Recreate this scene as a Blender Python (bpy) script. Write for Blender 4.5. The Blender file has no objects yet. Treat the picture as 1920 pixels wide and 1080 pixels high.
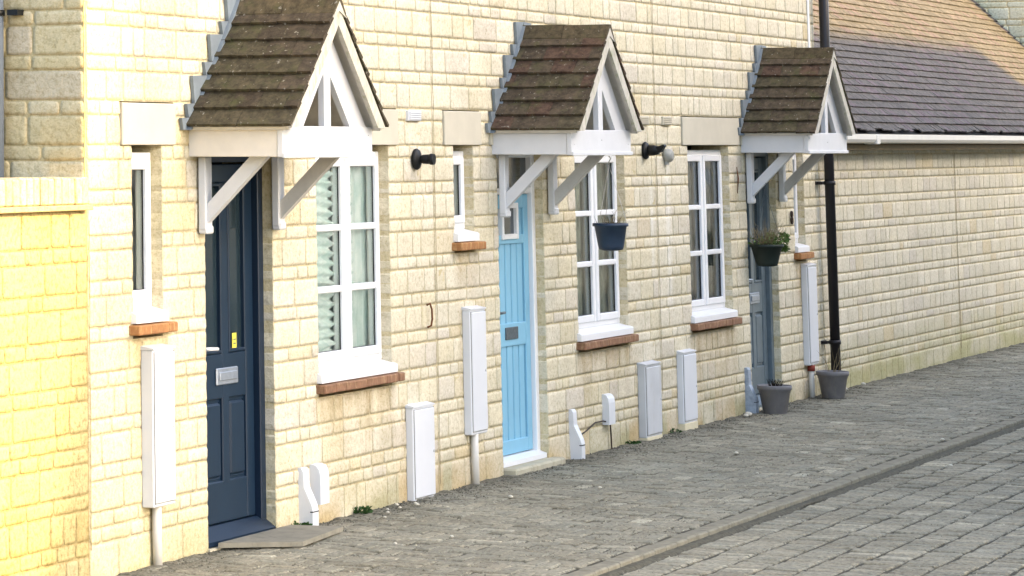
import bpy, math, random
from mathutils import Vector, noise
random.seed(7)
R = math.radians
S = bpy.context.scene
COL = S.collection

# ------------------------------------------------------------------ camera
F, PX, PY = 6155.14, -200.0, -476.87          # focal length and principal point in photo pixels (a crop of a larger frame)
PHI, PITCH = 0.521183, 0.1212307
CAM = Vector((-16.15231, -7.35813, 2.12))
cd = bpy.data.cameras.new('camera')
cam = bpy.data.objects.new('camera', cd); COL.objects.link(cam); S.camera = cam
cd.sensor_fit = 'HORIZONTAL'; cd.sensor_width = 36.0
cd.lens = F / 1920 * 36.0
cd.shift_x = (960 - PX) / 1920
cd.shift_y = -(540 - PY) / 1920
cd.clip_start = 0.1; cd.clip_end = 2000
cam.location = CAM
cam.rotation_euler = (math.pi / 2 + PITCH, 0, PHI - math.pi / 2)

# ------------------------------------------------------------------ light
K, EL = 0.2, 0.52                              # towards the sun: (K, -1, EL)
sun_elev = math.atan(EL / math.hypot(K, 1))
W = bpy.data.worlds.new('World'); S.world = W; W.use_nodes = True
wn = W.node_tree; wn.nodes.clear()
sky = wn.nodes.new('ShaderNodeTexSky'); sky.sky_type = 'NISHITA'; sky.sun_disc = False
sky.sun_elevation = sun_elev; sky.sun_rotation = math.atan2(K, -1)
sky.dust_density = 3.0; sky.air_density = 0.9; sky.ozone_density = 0.6
bg = wn.nodes.new('ShaderNodeBackground'); bg.inputs['Strength'].default_value = 0.15
wo = wn.nodes.new('ShaderNodeOutputWorld')
wn.links.new(sky.outputs[0], bg.inputs[0]); wn.links.new(bg.outputs[0], wo.inputs[0])
sd = bpy.data.lights.new('sun', 'SUN'); sd.energy = 2.0; sd.angle = R(1.3); sd.color = (1.0, 0.70, 0.19)
sun = bpy.data.objects.new('sun', sd); COL.objects.link(sun)
sun.rotation_euler = Vector((-K, 1, -EL)).to_track_quat('-Z', 'Y').to_euler()
sun.location = (0, -30, 20)
S.view_settings.view_transform = 'Standard'; S.view_settings.look = 'None'
S.view_settings.gamma = 1.0; S.view_settings.exposure = 2.32
S.cycles.max_bounces = 6; S.cycles.diffuse_bounces = 4; S.cycles.transparent_max_bounces = 8

# ------------------------------------------------------------------ materials
def new_mat(name):
    m = bpy.data.materials.new(name); m.use_nodes = True
    return m, m.node_tree, m.node_tree.nodes['Principled BSDF']
def N(nt, t, **kw):
    n = nt.nodes.new(t)
    for k, v in kw.items():
        if k in n.inputs: n.inputs[k].default_value = v
        else: setattr(n, k, v)
    return n
def mixrgb(nt, fac, a, b, mode='MIX'):
    n = nt.nodes.new('ShaderNodeMix'); n.data_type = 'RGBA'; n.blend_type = mode
    for s, v in ((0, fac), (6, a), (7, b)):
        if hasattr(v, 'links'): nt.links.new(v, n.inputs[s])
        else: n.inputs[s].default_value = v
    return n.outputs[2]
def ramp(nt, fac, pts):
    n = nt.nodes.new('ShaderNodeValToRGB'); e = n.color_ramp.elements
    while len(e) < len(pts): e.new(0.5)
    for i, (p, c) in enumerate(pts):
        e[i].position = p; e[i].color = (c, c, c, 1) if isinstance(c, (int, float)) else (*c, 1)
    nt.links.new(fac, n.inputs[0]); return n.outputs[0]
def noise_tex(nt, vec, scale, detail=4, rough=0.55, dist=0.0):
    n = N(nt, 'ShaderNodeTexNoise'); n.inputs['Scale'].default_value = scale
    n.inputs['Detail'].default_value = detail; n.inputs['Roughness'].default_value = rough
    n.inputs['Distortion'].default_value = dist
    nt.links.new(vec, n.inputs['Vector']); return n.outputs['Fac']
def pos(nt):
    return nt.nodes.new('ShaderNodeNewGeometry').outputs['Position']
def bump(nt, bsdf, height, strength, dist, prev=None):
    b = nt.nodes.new('ShaderNodeBump'); b.inputs['Strength'].default_value = strength
    b.inputs['Distance'].default_value = dist; nt.links.new(height, b.inputs['Height'])
    if prev: nt.links.new(prev, b.inputs['Normal'])
    nt.links.new(b.outputs[0], bsdf.inputs['Normal']); return b.outputs[0]
def scaled(nt, vec, sc, rot=(0, 0, 0)):
    m = nt.nodes.new('ShaderNodeMapping'); m.inputs['Scale'].default_value = sc
    m.inputs['Rotation'].default_value = rot
    nt.links.new(vec, m.inputs['Vector']); return m.outputs[0]

def stone_material(name, dark, mott=0.75):
    m, nt, b = new_mat(name)
    at = nt.nodes.new('ShaderNodeAttribute'); at.attribute_name = 'tint'
    p = pos(nt)
    n1 = noise_tex(nt, p, 34, 5, 0.65)
    n2 = noise_tex(nt, p, 3.0, 4, 0.6)
    n3 = noise_tex(nt, p, 110, 3, 0.6)
    c = mixrgb(nt, 1.0, at.outputs['Color'], ramp(nt, n1, [(0.30, (mott, mott * .95, mott * .82)), (0.50, (1, 1, 1)), (0.72, (1.08, 1.08, 1.10))]), 'MULTIPLY')
    c = mixrgb(nt, 1.0, c, ramp(nt, n2, [(0.3, (0.90, 0.89, 0.84)), (0.65, (1.06, 1.05, 1.04))]), 'MULTIPLY')
    c = mixrgb(nt, 1.0, c, ramp(nt, n3, [(0.30, (0.82, 0.80, 0.74)), (0.5, (1, 1, 1))]), 'MULTIPLY')
    nt.links.new(c, b.inputs['Base Color'])
    b.inputs['Roughness'].default_value = 0.95; b.inputs['Specular IOR Level'].default_value = 0.1
    v = bump(nt, b, noise_tex(nt, p, 26, 5, 0.68, 0.8), 0.75, 0.012)
    bump(nt, b, n3, 0.35, 0.004, v)
    return m
M = {}
M['stone'] = stone_material('rubble_stone', 0.8)
M['suntintstone'] = stone_material('sun_tinted_rubble_stone', 0.8, 0.55)
def simple(name, col, rough=0.5, spec=0.5, nscale=6, namp=0.10, bs=0.0, bscale=60, dirt=None, metal=0.0, dthr=(0.55, 0.75)):
    m, nt, b = new_mat(name); p = pos(nt)
    lo = 1 - namp
    c = mixrgb(nt, 1.0, (*col, 1), ramp(nt, noise_tex(nt, p, nscale, 5, 0.6), [(0.3, lo), (0.7, 1.0)]), 'MULTIPLY')
    if dirt:
        f = ramp(nt, noise_tex(nt, scaled(nt, p, (1, 1, 0.35)), nscale * 2.2, 6, 0.7), [(dthr[0], 0.0), (dthr[1], 0.8)])
        c = mixrgb(nt, f, c, (*dirt, 1))
    nt.links.new(c, b.inputs['Base Color'])
    b.inputs['Roughness'].default_value = rough; b.inputs['Specular IOR Level'].default_value = spec
    b.inputs['Metallic'].default_value = metal
    if bs: bump(nt, b, noise_tex(nt, p, bscale, 4, 0.6), bs, 0.004)
    return m
M['lintel'] = simple('smooth_lintel_stone', (0.56, 0.515, 0.41), 0.9, 0.1, 5, 0.10, 0.15, 90, dirt=(0.50, 0.42, 0.26), dthr=(0.62, 0.85))
M['white'] = simple('white_upvc', (0.78, 0.78, 0.78), 0.35, 0.5, 4, 0.04)
M['whitewood'] = simple('white_painted_timber', (0.66, 0.66, 0.665), 0.5, 0.4, 7, 0.08, 0.12, 50, dirt=(0.55, 0.50, 0.40), dthr=(0.66, 0.85))
M['warmlitwood'] = simple('warm_lit_timber', (0.74, 0.68, 0.59), 0.55, 0.4, 7, 0.10, 0.12, 50, dirt=(0.5, 0.43, 0.33), dthr=(0.62, 0.85))  # white timber with warm bounced light put into its colour
M['oldwhite'] = simple('aged_white_paint', (0.66, 0.63, 0.58), 0.6, 0.3, 9, 0.18, 0.15, 60, dirt=(0.36, 0.32, 0.24), dthr=(0.6, 0.85))
M['verge'] = simple('weathered_verge_board', (0.60, 0.56, 0.48), 0.7, 0.2, 14, 0.25, 0.2, 60, dirt=(0.25, 0.27, 0.12), dthr=(0.5, 0.72))
M['box'] = simple('meter_box_plastic', (0.66, 0.67, 0.69), 0.45, 0.4, 3, 0.06, 0.0, 60, dirt=(0.52, 0.48, 0.38), dthr=(0.66, 0.9))
M['boxgrime'] = simple('grimy_meter_box_plastic', (0.56, 0.57, 0.58), 0.55, 0.35, 4, 0.14, 0.0, 60, dirt=(0.40, 0.38, 0.28), dthr=(0.56, 0.8))
M['seamdark'] = simple('dark_seam_line', (0.20, 0.19, 0.16), 0.8, 0.2, 20, 0.4)  # dark line drawn round the cabinet doors
M['creambase'] = simple('cream_plinth', (0.72, 0.64, 0.44), 0.7, 0.2, 20, 0.1)
M['pipewhite'] = simple('white_conduit_plastic', (0.66, 0.63, 0.57), 0.5, 0.4, 6, 0.10, dirt=(0.4, 0.3, 0.2), dthr=(0.6, 0.85))
M['bluegreyplastic'] = simple('weathered_grey_plastic', (0.38, 0.44, 0.52), 0.6, 0.3, 25, 0.4)
M['navy'] = simple('navy_door', (0.008, 0.022, 0.044), 0.4, 0.3, 5, 0.12)
M['navyframe'] = simple('navy_door_frame', (0.007, 0.018, 0.038), 0.4, 0.35, 5, 0.12)
M['skyblue'] = simple('light_blue_door', (0.22, 0.47, 0.63), 0.5, 0.4, 5, 0.08)
M['greyblue'] = simple('grey_blue_door', (0.115, 0.155, 0.18), 0.4, 0.5, 12, 0.25)
M['lead'] = simple('lead_flashing', (0.20, 0.235, 0.26), 0.55, 0.5, 10, 0.25, 0.2, 30, dirt=(0.14, 0.18, 0.2))
M['brick'] = simple('terracotta_sill', (0.27, 0.145, 0.085), 0.85, 0.2, 14, 0.35, 0.3, 60, dirt=(0.50, 0.36, 0.2), dthr=(0.5, 0.8))
M['orangebrick'] = simple('orange_terracotta_sill', (0.40, 0.19, 0.075), 0.85, 0.2, 14, 0.35, 0.3, 60, dirt=(0.60, 0.42, 0.2), dthr=(0.5, 0.8))
M['black'] = simple('black_plastic', (0.008, 0.009, 0.010), 0.5, 0.25, 8, 0.2)
M['blackpipe'] = simple('black_downpipe', (0.012, 0.011, 0.014), 0.4, 0.35, 8, 0.3)
M['slatepipe'] = simple('blue_grey_downpipe', (0.14, 0.165, 0.20), 0.75, 0.2, 8, 0.1)
M['basketblue'] = simple('dark_blue_basket', (0.020, 0.040, 0.075), 0.5, 0.5, 14, 0.25)
M['basketblack'] = simple('black_basket', (0.010, 0.020, 0.016), 0.6, 0.4, 14, 0.25)
M['pot'] = simple('grey_plastic_pot', (0.185, 0.178, 0.182), 0.6, 0.3, 12, 0.25, dirt=(0.21, 0.2, 0.17))
M['soil'] = simple('potting_soil', (0.03, 0.022, 0.014), 0.95, 0.1, 60, 0.6, 0.8, 60)
M['leaf'] = simple('green_leaf', (0.13, 0.22, 0.05), 0.6, 0.3, 40, 0.5)
M['dry'] = simple('dry_stem', (0.26, 0.21, 0.12), 0.8, 0.2, 40, 0.4)
M['weed'] = simple('weed_green', (0.05, 0.11, 0.03), 0.7, 0.2, 40, 0.5)
M['chip'] = simple('pale_stone_chip', (0.62, 0.58, 0.48), 0.9, 0.1, 40, 0.2)
M['rust'] = simple('rusty_iron', (0.16, 0.06, 0.02), 0.8, 0.3, 40, 0.4)
M['mastic'] = simple('brown_joint_sealant', (0.42, 0.34, 0.19), 0.9, 0.1, 9, 0.5)
M['cable'] = simple('dark_cable', (0.05, 0.03, 0.018), 0.6, 0.3, 20, 0.4)
M['yellow'] = simple('yellow_notice', (0.70, 0.62, 0.08), 0.6, 0.3, 30, 0.1)
M['steel'] = simple('brushed_metal', (0.42, 0.47, 0.54), 0.35, 0.5, 30, 0.2, metal=0.6)
M['dullmetal'] = simple('dull_letter_plate', (0.11, 0.14, 0.16), 0.5, 0.5, 60, 0.5, metal=0.3)
M['redband'] = simple('red_brown_collar', (0.28, 0.05, 0.03), 0.7, 0.3, 20, 0.3)
M['dome'] = simple('grey_plastic_dome', (0.38, 0.38, 0.34), 0.6, 0.3, 20, 0.3)
M['slab'] = simple('worn_timber_step', (0.27, 0.25, 0.195), 0.9, 0.15, 9, 0.3, 0.5, 40, dirt=(0.09, 0.08, 0.06), dthr=(0.55, 0.8))
M['stepstone'] = simple('cream_step', (0.50, 0.46, 0.34), 0.9, 0.15, 9, 0.2, 0.4, 40, dirt=(0.25, 0.22, 0.15))
M['interior'] = simple('interior_plaster', (0.20, 0.19, 0.17), 0.9, 0.1, 2, 0.1)
M['gutter'] = simple('white_gutter', (0.72, 0.69, 0.63), 0.45, 0.4, 5, 0.08)
M['fasciabrown'] = simple('brown_soffit', (0.16, 0.11, 0.045), 0.7, 0.2, 8, 0.3)
M['oppstone'] = simple('opposite_house_stone', (0.60, 0.54, 0.42), 0.9, 0.1, 4, 0.2)
M['oppglass'] = simple('opposite_window_glass', (0.03, 0.035, 0.04), 0.1, 0.8, 4, 0.1)

def tile_material(name, moss, spots):
    m, nt, b = new_mat(name)
    at = nt.nodes.new('ShaderNodeAttribute'); at.attribute_name = 'tint'
    p = pos(nt)
    c = mixrgb(nt, 1.0, at.outputs['Color'], ramp(nt, noise_tex(nt, p, 22, 6, 0.7), [(0.30, (0.45, 0.45, 0.45)), (0.52, (1, 1, 1)), (0.72, (1.6, 1.55, 1.5))]), 'MULTIPLY')
    c = mixrgb(nt, ramp(nt, noise_tex(nt, p, 9, 6, 0.7), [(0.52, 0.0), (0.72, moss)]), c, (0.075, 0.080, 0.030, 1))
    c = mixrgb(nt, ramp(nt, noise_tex(nt, p, 38, 3, 0.5), [(0.66, 0.0), (0.73, spots)]), c, (0.30, 0.28, 0.23, 1))
    nt.links.new(c, b.inputs['Base Color'])
    b.inputs['Roughness'].default_value = 0.9; b.inputs['Specular IOR Level'].default_value = 0.15
    bump(nt, b, noise_tex(nt, p, 60, 5, 0.7), 0.5, 0.005)
    return m
M['tile'] = tile_material('brown_roof_tile', 0.7, 0.8)
M['greytile'] = tile_material('grey_roof_tile', 0.12, 0.25)

def glass_material():
    m = bpy.data.materials.new('window_glass'); m.use_nodes = True; nt = m.node_tree; nt.nodes.clear()
    o = nt.nodes.new('ShaderNodeOutputMaterial'); mx = nt.nodes.new('ShaderNodeMixShader')
    t = nt.nodes.new('ShaderNodeBsdfTransparent'); t.inputs[0].default_value = (0.92, 0.96, 0.94, 1)
    g = nt.nodes.new('ShaderNodeBsdfGlossy'); g.inputs['Roughness'].default_value = 0.06
    g.inputs['Color'].default_value = (0.9, 0.95, 1, 1)
    fr = nt.nodes.new('ShaderNodeFresnel'); fr.inputs[0].default_value = 1.6
    bp = nt.nodes.new('ShaderNodeBump'); bp.inputs['Strength'].default_value = 0.15; bp.inputs['Distance'].default_value = 0.01
    nt.links.new(noise_tex(nt, pos(nt), 4, 2), bp.inputs['Height'])
    nt.links.new(bp.outputs[0], g.inputs['Normal'])
    nt.links.new(fr.outputs[0], mx.inputs[0]); nt.links.new(t.outputs[0], mx.inputs[1]); nt.links.new(g.outputs[0], mx.inputs[2])
    nt.links.new(mx.outputs[0], o.inputs[0]); return m
M['glass'] = glass_material()
M['darkglass'] = simple('dark_door_glass', (0.02, 0.035, 0.045), 0.12, 0.8, 3, 0.2)
def fabric(name, a, b_, sc):
    m, nt, b = new_mat(name); p = pos(nt)
    c = mixrgb(nt, ramp(nt, noise_tex(nt, scaled(nt, p, (sc, sc, 1.2)), 5, 4, 0.6), [(0.35, 0.0), (0.65, 1.0)]), (*a, 1), (*b_, 1))
    nt.links.new(c, b.inputs['Base Color']); b.inputs['Roughness'].default_value = 0.9
    return m
M['curtain_teal'] = fabric('pale_green_net', (0.82, 0.86, 0.86), (0.56, 0.69, 0.68), 2)
M['curtain_olive'] = fabric('olive_grey_net', (0.66, 0.67, 0.56), (0.30, 0.32, 0.26), 4)
M['curtain_grey'] = fabric('grey_net', (0.58, 0.59, 0.56), (0.20, 0.21, 0.20), 4)

# ------------------------------------------------------------------ mesh helper
class MB:
    def __init__(s): s.v = []; s.f = []; s.c = []; s.sm = []
    def vert(s, p, c=None):
        s.v.append(tuple(p)); s.c.append(c if c else (1, 1, 1)); return len(s.v) - 1
    def face(s, *i, smooth=False): s.f.append(tuple(i)); s.sm.append(smooth)
    def quad(s, a, b, c, d, col=None): s.face(*[s.vert(p, col) for p in (a, b, c, d)])
    def box(s, x0, x1, y0, y1, z0, z1, col=None, bev=0.0):
        if bev <= 0:
            i = [s.vert((x, y, z), col) for z in (z0, z1) for y in (y0, y1) for x in (x0, x1)]
            for q in ((0, 2, 3, 1), (4, 5, 7, 6), (0, 1, 5, 4), (2, 6, 7, 3), (0, 4, 6, 2), (1, 3, 7, 5)): s.face(*[i[k] for k in q])
        else:
            s.hull_box([(x0, x1), (y0, y1), (z0, z1)], bev, col)
    def hull_box(s, r, b, col=None):
        # chamfered box: 24 vertices
        idx = {}
        for sx in (0, 1):
            for sy in (0, 1):
                for sz in (0, 1):
                    c = [r[0][sx], r[1][sy], r[2][sz]]; d = [1 if k == 0 else -1 for k in (sx, sy, sz)]
                    for ax in range(3):
                        p = list(c)
                        for k in range(3):
                            if k != ax: p[k] += d[k] * b
                        idx[(sx, sy, sz, ax)] = s.vert(p, col)
        def fix(q):
            a, b_, c = (Vector(s.v[q[0]]), Vector(s.v[q[1]]), Vector(s.v[q[2]]))
            n = (b_ - a).cross(c - a); m = sum((Vector(s.v[k]) for k in q), Vector()) / len(q)
            ctr = Vector([(t[0] + t[1]) / 2 for t in r])
            return q if n.dot(m - ctr) > 0 else q[::-1]
        O = [(1, 2), (0, 2), (0, 1)]
        for ax in range(3):
            for sd_ in (0, 1):
                q = []
                for a, b2 in ((0, 0), (1, 0), (1, 1), (0, 1)):
                    k = [0, 0, 0]; k[ax] = sd_; k[O[ax][0]] = a; k[O[ax][1]] = b2
                    q.append(idx[(k[0], k[1], k[2], ax)])
                s.face(*fix(q))
        for ax in range(3):   # edges along ax
            o1, o2 = O[ax]
            for a in (0, 1):
                for b2 in (0, 1):
                    k0 = [0, 0, 0]; k0[o1] = a; k0[o2] = b2; k1 = list(k0); k1[ax] = 1
                    q = [idx[(*k0, o1)], idx[(*k0, o2)], idx[(*k1, o2)], idx[(*k1, o1)]]
                    s.face(*fix(q))
        for sx in (0, 1):
            for sy in (0, 1):
                for sz in (0, 1): s.face(*fix([idx[(sx, sy, sz, 0)], idx[(sx, sy, sz, 1)], idx[(sx, sy, sz, 2)]]))
    def prism(s, prof, axis, a, b, col=None):
        # prof: 2D outline; axis 'x': (y,z)->(t,y,z); 'y': (x,z); 'z': (x,y)
        def P(p, t):
            return {'x': (t, p[0], p[1]), 'y': (p[0], t, p[1]), 'z': (p[0], p[1], t)}[axis]
        A = [s.vert(P(p, a), col) for p in prof]; B = [s.vert(P(p, b), col) for p in prof]; n = len(prof)
        area = sum(prof[i][0] * prof[(i + 1) % n][1] - prof[(i + 1) % n][0] * prof[i][1] for i in range(n))
        flip = (area > 0) == (axis in ('x', 'z'))
        if b < a: flip = not flip
        if flip: s.face(*A[::-1]); s.face(*B)
        else: s.face(*A); s.face(*B[::-1])
        for i in range(n):
            j = (i + 1) % n
            q = (A[i], A[j], B[j], B[i]); s.face(*(q if flip else q[::-1]))
    def beam(s, p0, p1, w, h, up=(0, 0, 1), col=None):
        p0, p1 = Vector(p0), Vector(p1); d = (p1 - p0).normalized(); u = Vector(up)
        sd_ = d.cross(u).normalized(); u = sd_.cross(d)
        q = [(-1, -1), (1, -1), (1, 1), (-1, 1)]
        A = [s.vert(p0 + sd_ * (a * w / 2) + u * (b * h / 2), col) for a, b in q]
        B = [s.vert(p1 + sd_ * (a * w / 2) + u * (b * h / 2), col) for a, b in q]
        s.face(*A); s.face(*B[::-1])
        for i in range(4): j = (i + 1) % 4; s.face(A[j], A[i], B[i], B[j])
    def lathe(s, prof, c, axis=(0, 0, 1), n=28, col=None, cap=True):
        ax = Vector(axis).normalized(); t = Vector((1, 0, 0)) if abs(ax.x) < 0.9 else Vector((0, 1, 0))
        e1 = ax.cross(t).normalized(); e2 = ax.cross(e1); rings = []
        for r, h in prof:
            rings.append([s.vert(Vector(c) + ax * h + (e1 * math.cos(2 * math.pi * i / n) + e2 * math.sin(2 * math.pi * i / n)) * r, col) for i in range(n)])
        for a, b in zip(rings, rings[1:]):
            for i in range(n): j = (i + 1) % n; s.face(a[i], a[j], b[j], b[i], smooth=True)
        if cap: s.face(*rings[0][::-1]); s.face(*rings[-1])
    def tube(s, pts, r, n=8, col=None):
        rings = []; pts = [Vector(p) for p in pts]; prev = None
        for k, p in enumerate(pts):
            d = (pts[min(k + 1, len(pts) - 1)] - pts[max(k - 1, 0)]).normalized()
            if prev is None:
                t = Vector((1, 0, 0)) if abs(d.x) < 0.8 else Vector((0, 0, 1)); e1 = d.cross(t).normalized()
            else: e1 = (prev - d * prev.dot(d)).normalized()
            prev = e1; e2 = d.cross(e1); rr = r[k] if isinstance(r, (list, tuple)) else r
            rings.append([s.vert(p + (e1 * math.cos(2 * math.pi * i / n) + e2 * math.sin(2 * math.pi * i / n)) * rr, col) for i in range(n)])
        for a, b in zip(rings, rings[1:]):
            for i in range(n): j = (i + 1) % n; s.face(a[i], a[j], b[j], b[i], smooth=True)
        s.face(*rings[0][::-1]); s.face(*rings[-1])
    def build(s, name, mat, parent=None):
        me = bpy.data.meshes.new(name)
        off = Vector(parent['_o']) if parent is not None else Vector((0, 0, 0))
        me.from_pydata([tuple(Vector(p) - off) for p in s.v], [], s.f); me.update()
        me.polygons.foreach_set('use_smooth', s.sm)
        at = me.color_attributes.new('tint', 'FLOAT_COLOR', 'POINT')
        fl = []
        for c in s.c: fl += [c[0], c[1], c[2], 1.0]
        at.data.foreach_set('color', fl)
        me.materials.append(M[mat] if isinstance(mat, str) else mat)
        o = bpy.data.objects.new(name, me); COL.objects.link(o)
        if parent is not None: o.parent = parent; o['_o'] = parent['_o']
        return o
THINGS = []
def tag(o, label, cat, group=None):
    o['label'] = label; o['category'] = cat
    if group: o['group'] = group
    return o
def thing(name, label, cat, loc=(0, 0, 0), group=None):
    o = bpy.data.objects.new(name, None); COL.objects.link(o); o.location = loc; o['_o'] = tuple(loc)
    o.empty_display_size = 0.1
    return tag(o, label, cat, group)
def solo(mb, name, mat, label, cat, group=None):
    # a one-mesh thing; its origin is put at its own base
    xs = [v[0] for v in mb.v]; ys = [v[1] for v in mb.v]; zs = [v[2] for v in mb.v]
    c = ((min(xs) + max(xs)) / 2, (min(ys) + max(ys)) / 2, min(zs))
    me_parent = {'_o': c}
    class Q(dict): pass
    o = mb.build(name, mat, None)
    for v in o.data.vertices: v.co -= Vector(c)
    o.location = c
    return tag(o, label, cat, group)
def struct(o): o['kind'] = 'structure'; return o

# ------------------------------------------------------------------ coursed stone walls
Z0 = 2.12
def courses(top):
    z = [Z0]; t = Z0
    for k in range(8):
        t -= 0.075; z.append(t); t -= 0.15; z.append(t)
    z += [t - 0.075, t - 0.15, -0.06]
    z = z[::-1]; t = Z0; k = 0
    while t < top: t += (0.15, 0.075)[k % 2]; z.append(t); k += 1
    return z
def lerp(a, b, t): return tuple(x + (y - x) * t for x, y in zip(a, b))
MORT = (0.60, 0.52, 0.34)
def stone_color(rnd, warm=0.0):
    b = (0.675, 0.625, 0.505)
    b = lerp(b, (0.68, 0.600, 0.395), min(1, max(0, warm + rnd.uniform(-.25, .35))))
    if rnd.random() < 0.12: b = lerp(b, (0.60, 0.55, 0.47), rnd.uniform(.3, .9))
    if rnd.random() < 0.06: b = lerp(b, (0.60, 0.49, 0.30), rnd.uniform(.2, .6))
    v = rnd.uniform(0.95, 1.04)
    return tuple(x * v for x in b)
def stain(p, col):
    # dirt with a shape of its own: splash band at the foot, runs below the sills
    x, y, z = p
    if x > 12.9 and z < .5:
        t = (1 - z / .5) * (.35 + 1.1 * max(0, noise.noise((x * 1.6, 3, z * 6)) + .3)); col = lerp(col, (.42, .40, .19), max(0, min(.75, t)))
    elif z < 0.38:
        t = max(0, (0.38 - z) / 0.38) ** 1.6 * (0.25 + 0.9 * max(0, noise.noise((x * 2.3, y, z * 5 + 3)) + 0.35))
        g = (0.36, 0.33, 0.17) if noise.noise((x * 1.1 + 9, y, 0)) > 0 else (0.46, 0.33, 0.14)
        col = lerp(col, g, min(0.75, t))
    for (a, b, zt, s) in STAINS:
        if a < x < b and zt - s < z < zt:
            u = min((x - a), (b - x)) / 0.12
            t = (1 - (zt - z) / s) * min(1, u) * (0.45 + 0.7 * noise.noise((x * 9, 0, z * 1.6)))
            col = lerp(col, (0.36, 0.26, 0.13), max(0, min(0.6, t)))
    for (a, w_, z0, z1) in STREAKS:
        if abs(x - a) < w_ and z0 < z < z1:
            col = lerp(col, (0.80, 0.78, 0.74), 0.55 * (1 - abs(x - a) / w_))
    return col
STAINS = [(1.45, 2.75, .70, .45), (6.1, 7.4, .70, .5), (8.8, 10.15, .70, .6), (-.93, -.45, 1.15, .4), (3.74, 4.2, 1.44, .4),
          (-.86, -.56, .32, .34), (2.76, 2.90, .6, .6), (11.9, 12.4, 1.15, .5), (-.89, -.79, 1.2, 1.6), (3.80, 3.90, 1.1, 1.4), (7.40, 7.50, .6, .7), (12.02, 12.14, 1.2, 1.5), (.93, 1.02, 1.7, .5)]
STREAKS = [(8.36, .10, 0.9, 1.98), (7.95, .06, 1.2, 1.9)]
def stone(mb, T, u0, u1, w0, w1, rnd, col, dl, dr, cell, rough=1.0):
    """one rough-faced stone; T maps (u, w, n) to world; dl/dr depth of left/right flank"""
    g = 0.004; L = u1 - u0; H = w1 - w0
    if L < 0.03: return
    ja = rnd.uniform(-.003, .003); jb = rnd.uniform(-.003, .003)
    a, b, c, d = u0 + g, u1 - g, w0 + g, w1 - g
    e = min(0.018, L / 4.5, H / 4.5)
    nu = max(1, round((b - a - 2 * e) / cell)); nw = max(1, round((d - c - 2 * e) / cell))
    us = [a] + [a + e + (b - a - 2 * e) * i / nu for i in range(nu + 1)] + [b]
    ws = [c] + [c + e + (d - c - 2 * e) * i / nw for i in range(nw + 1)] + [d]
    base = rnd.uniform(0.0005, 0.0035); sx, sz = rnd.uniform(-.003, .003), rnd.uniform(-.003, .003)
    seed = rnd.uniform(0, 100); rows = []
    nU, nW = len(us), len(ws)
    ea = 0.010 if dl > 0.05 else 0.004; eb = 0.010 if dr > 0.05 else 0.004
    for j, w in enumerate(ws):
        row = []
        for i, u in enumerate(us):
            q = (u * 14 + seed, w * 14, seed)
            edge = i in (0, nU - 1) or j in (0, nW - 1)
            corner = i in (0, nU - 1) and j in (0, nW - 1)
            n = 0.0 if edge else base + sx * ((u - a) / (b - a) - .5) + sz * ((w - c) / (d - c) - .5) + rough * (0.004 * noise.noise(q) + 0.003 * noise.noise((q[0] * 2.7, q[1] * 2.7, q[2])))
            uu, ww = u, w
            if i == 0: uu += ea * noise.noise((w * 16, seed, 0)) + (0.006 if corner else 0)
            if i == nU - 1: uu += eb * noise.noise((w * 16, seed + 7, 0)) - (0.006 if corner else 0)
            if j == 0: ww += 0.004 * noise.noise((u * 14, seed + 3, 0)) + (0.004 if corner else 0)
            if j == nW - 1: ww += 0.004 * noise.noise((u * 14, seed + 5, 0)) - (0.004 if corner else 0)
            P = T(uu, ww, n); cc = stain(P, col)
            if edge: cc = lerp(cc, MORT, 0.15)
            row.append(mb.vert(P, cc))
        rows.append(row)
    for j in range(nW - 1):
        for i in range(nU - 1): mb.face(rows[j][i], rows[j][i + 1], rows[j + 1][i + 1], rows[j + 1][i], smooth=True)
    # flanks
    def flank(ids, depth, ax, sgn, cc=None):
        back = []
        for k, i in enumerate(ids):
            x = Vector(mb.v[i]); back.append(mb.vert(x - depth * NV, lerp(mb.c[i], MORT, .15)))
        for k in range(len(ids) - 1):
            mb.face(ids[k], ids[k + 1], back[k + 1], back[k])
    NV = Vector(T(0, 0, 1)) - Vector(T(0, 0, 0))
    flank([r[0] for r in rows][::1], dl, 0, 0)
    flank([r[-1] for r in rows][::-1], dr, 0, 0)
    flank(rows[0][::-1], 0.02, 0, 0); flank(rows[-1], 0.02, 0, 0)
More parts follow.
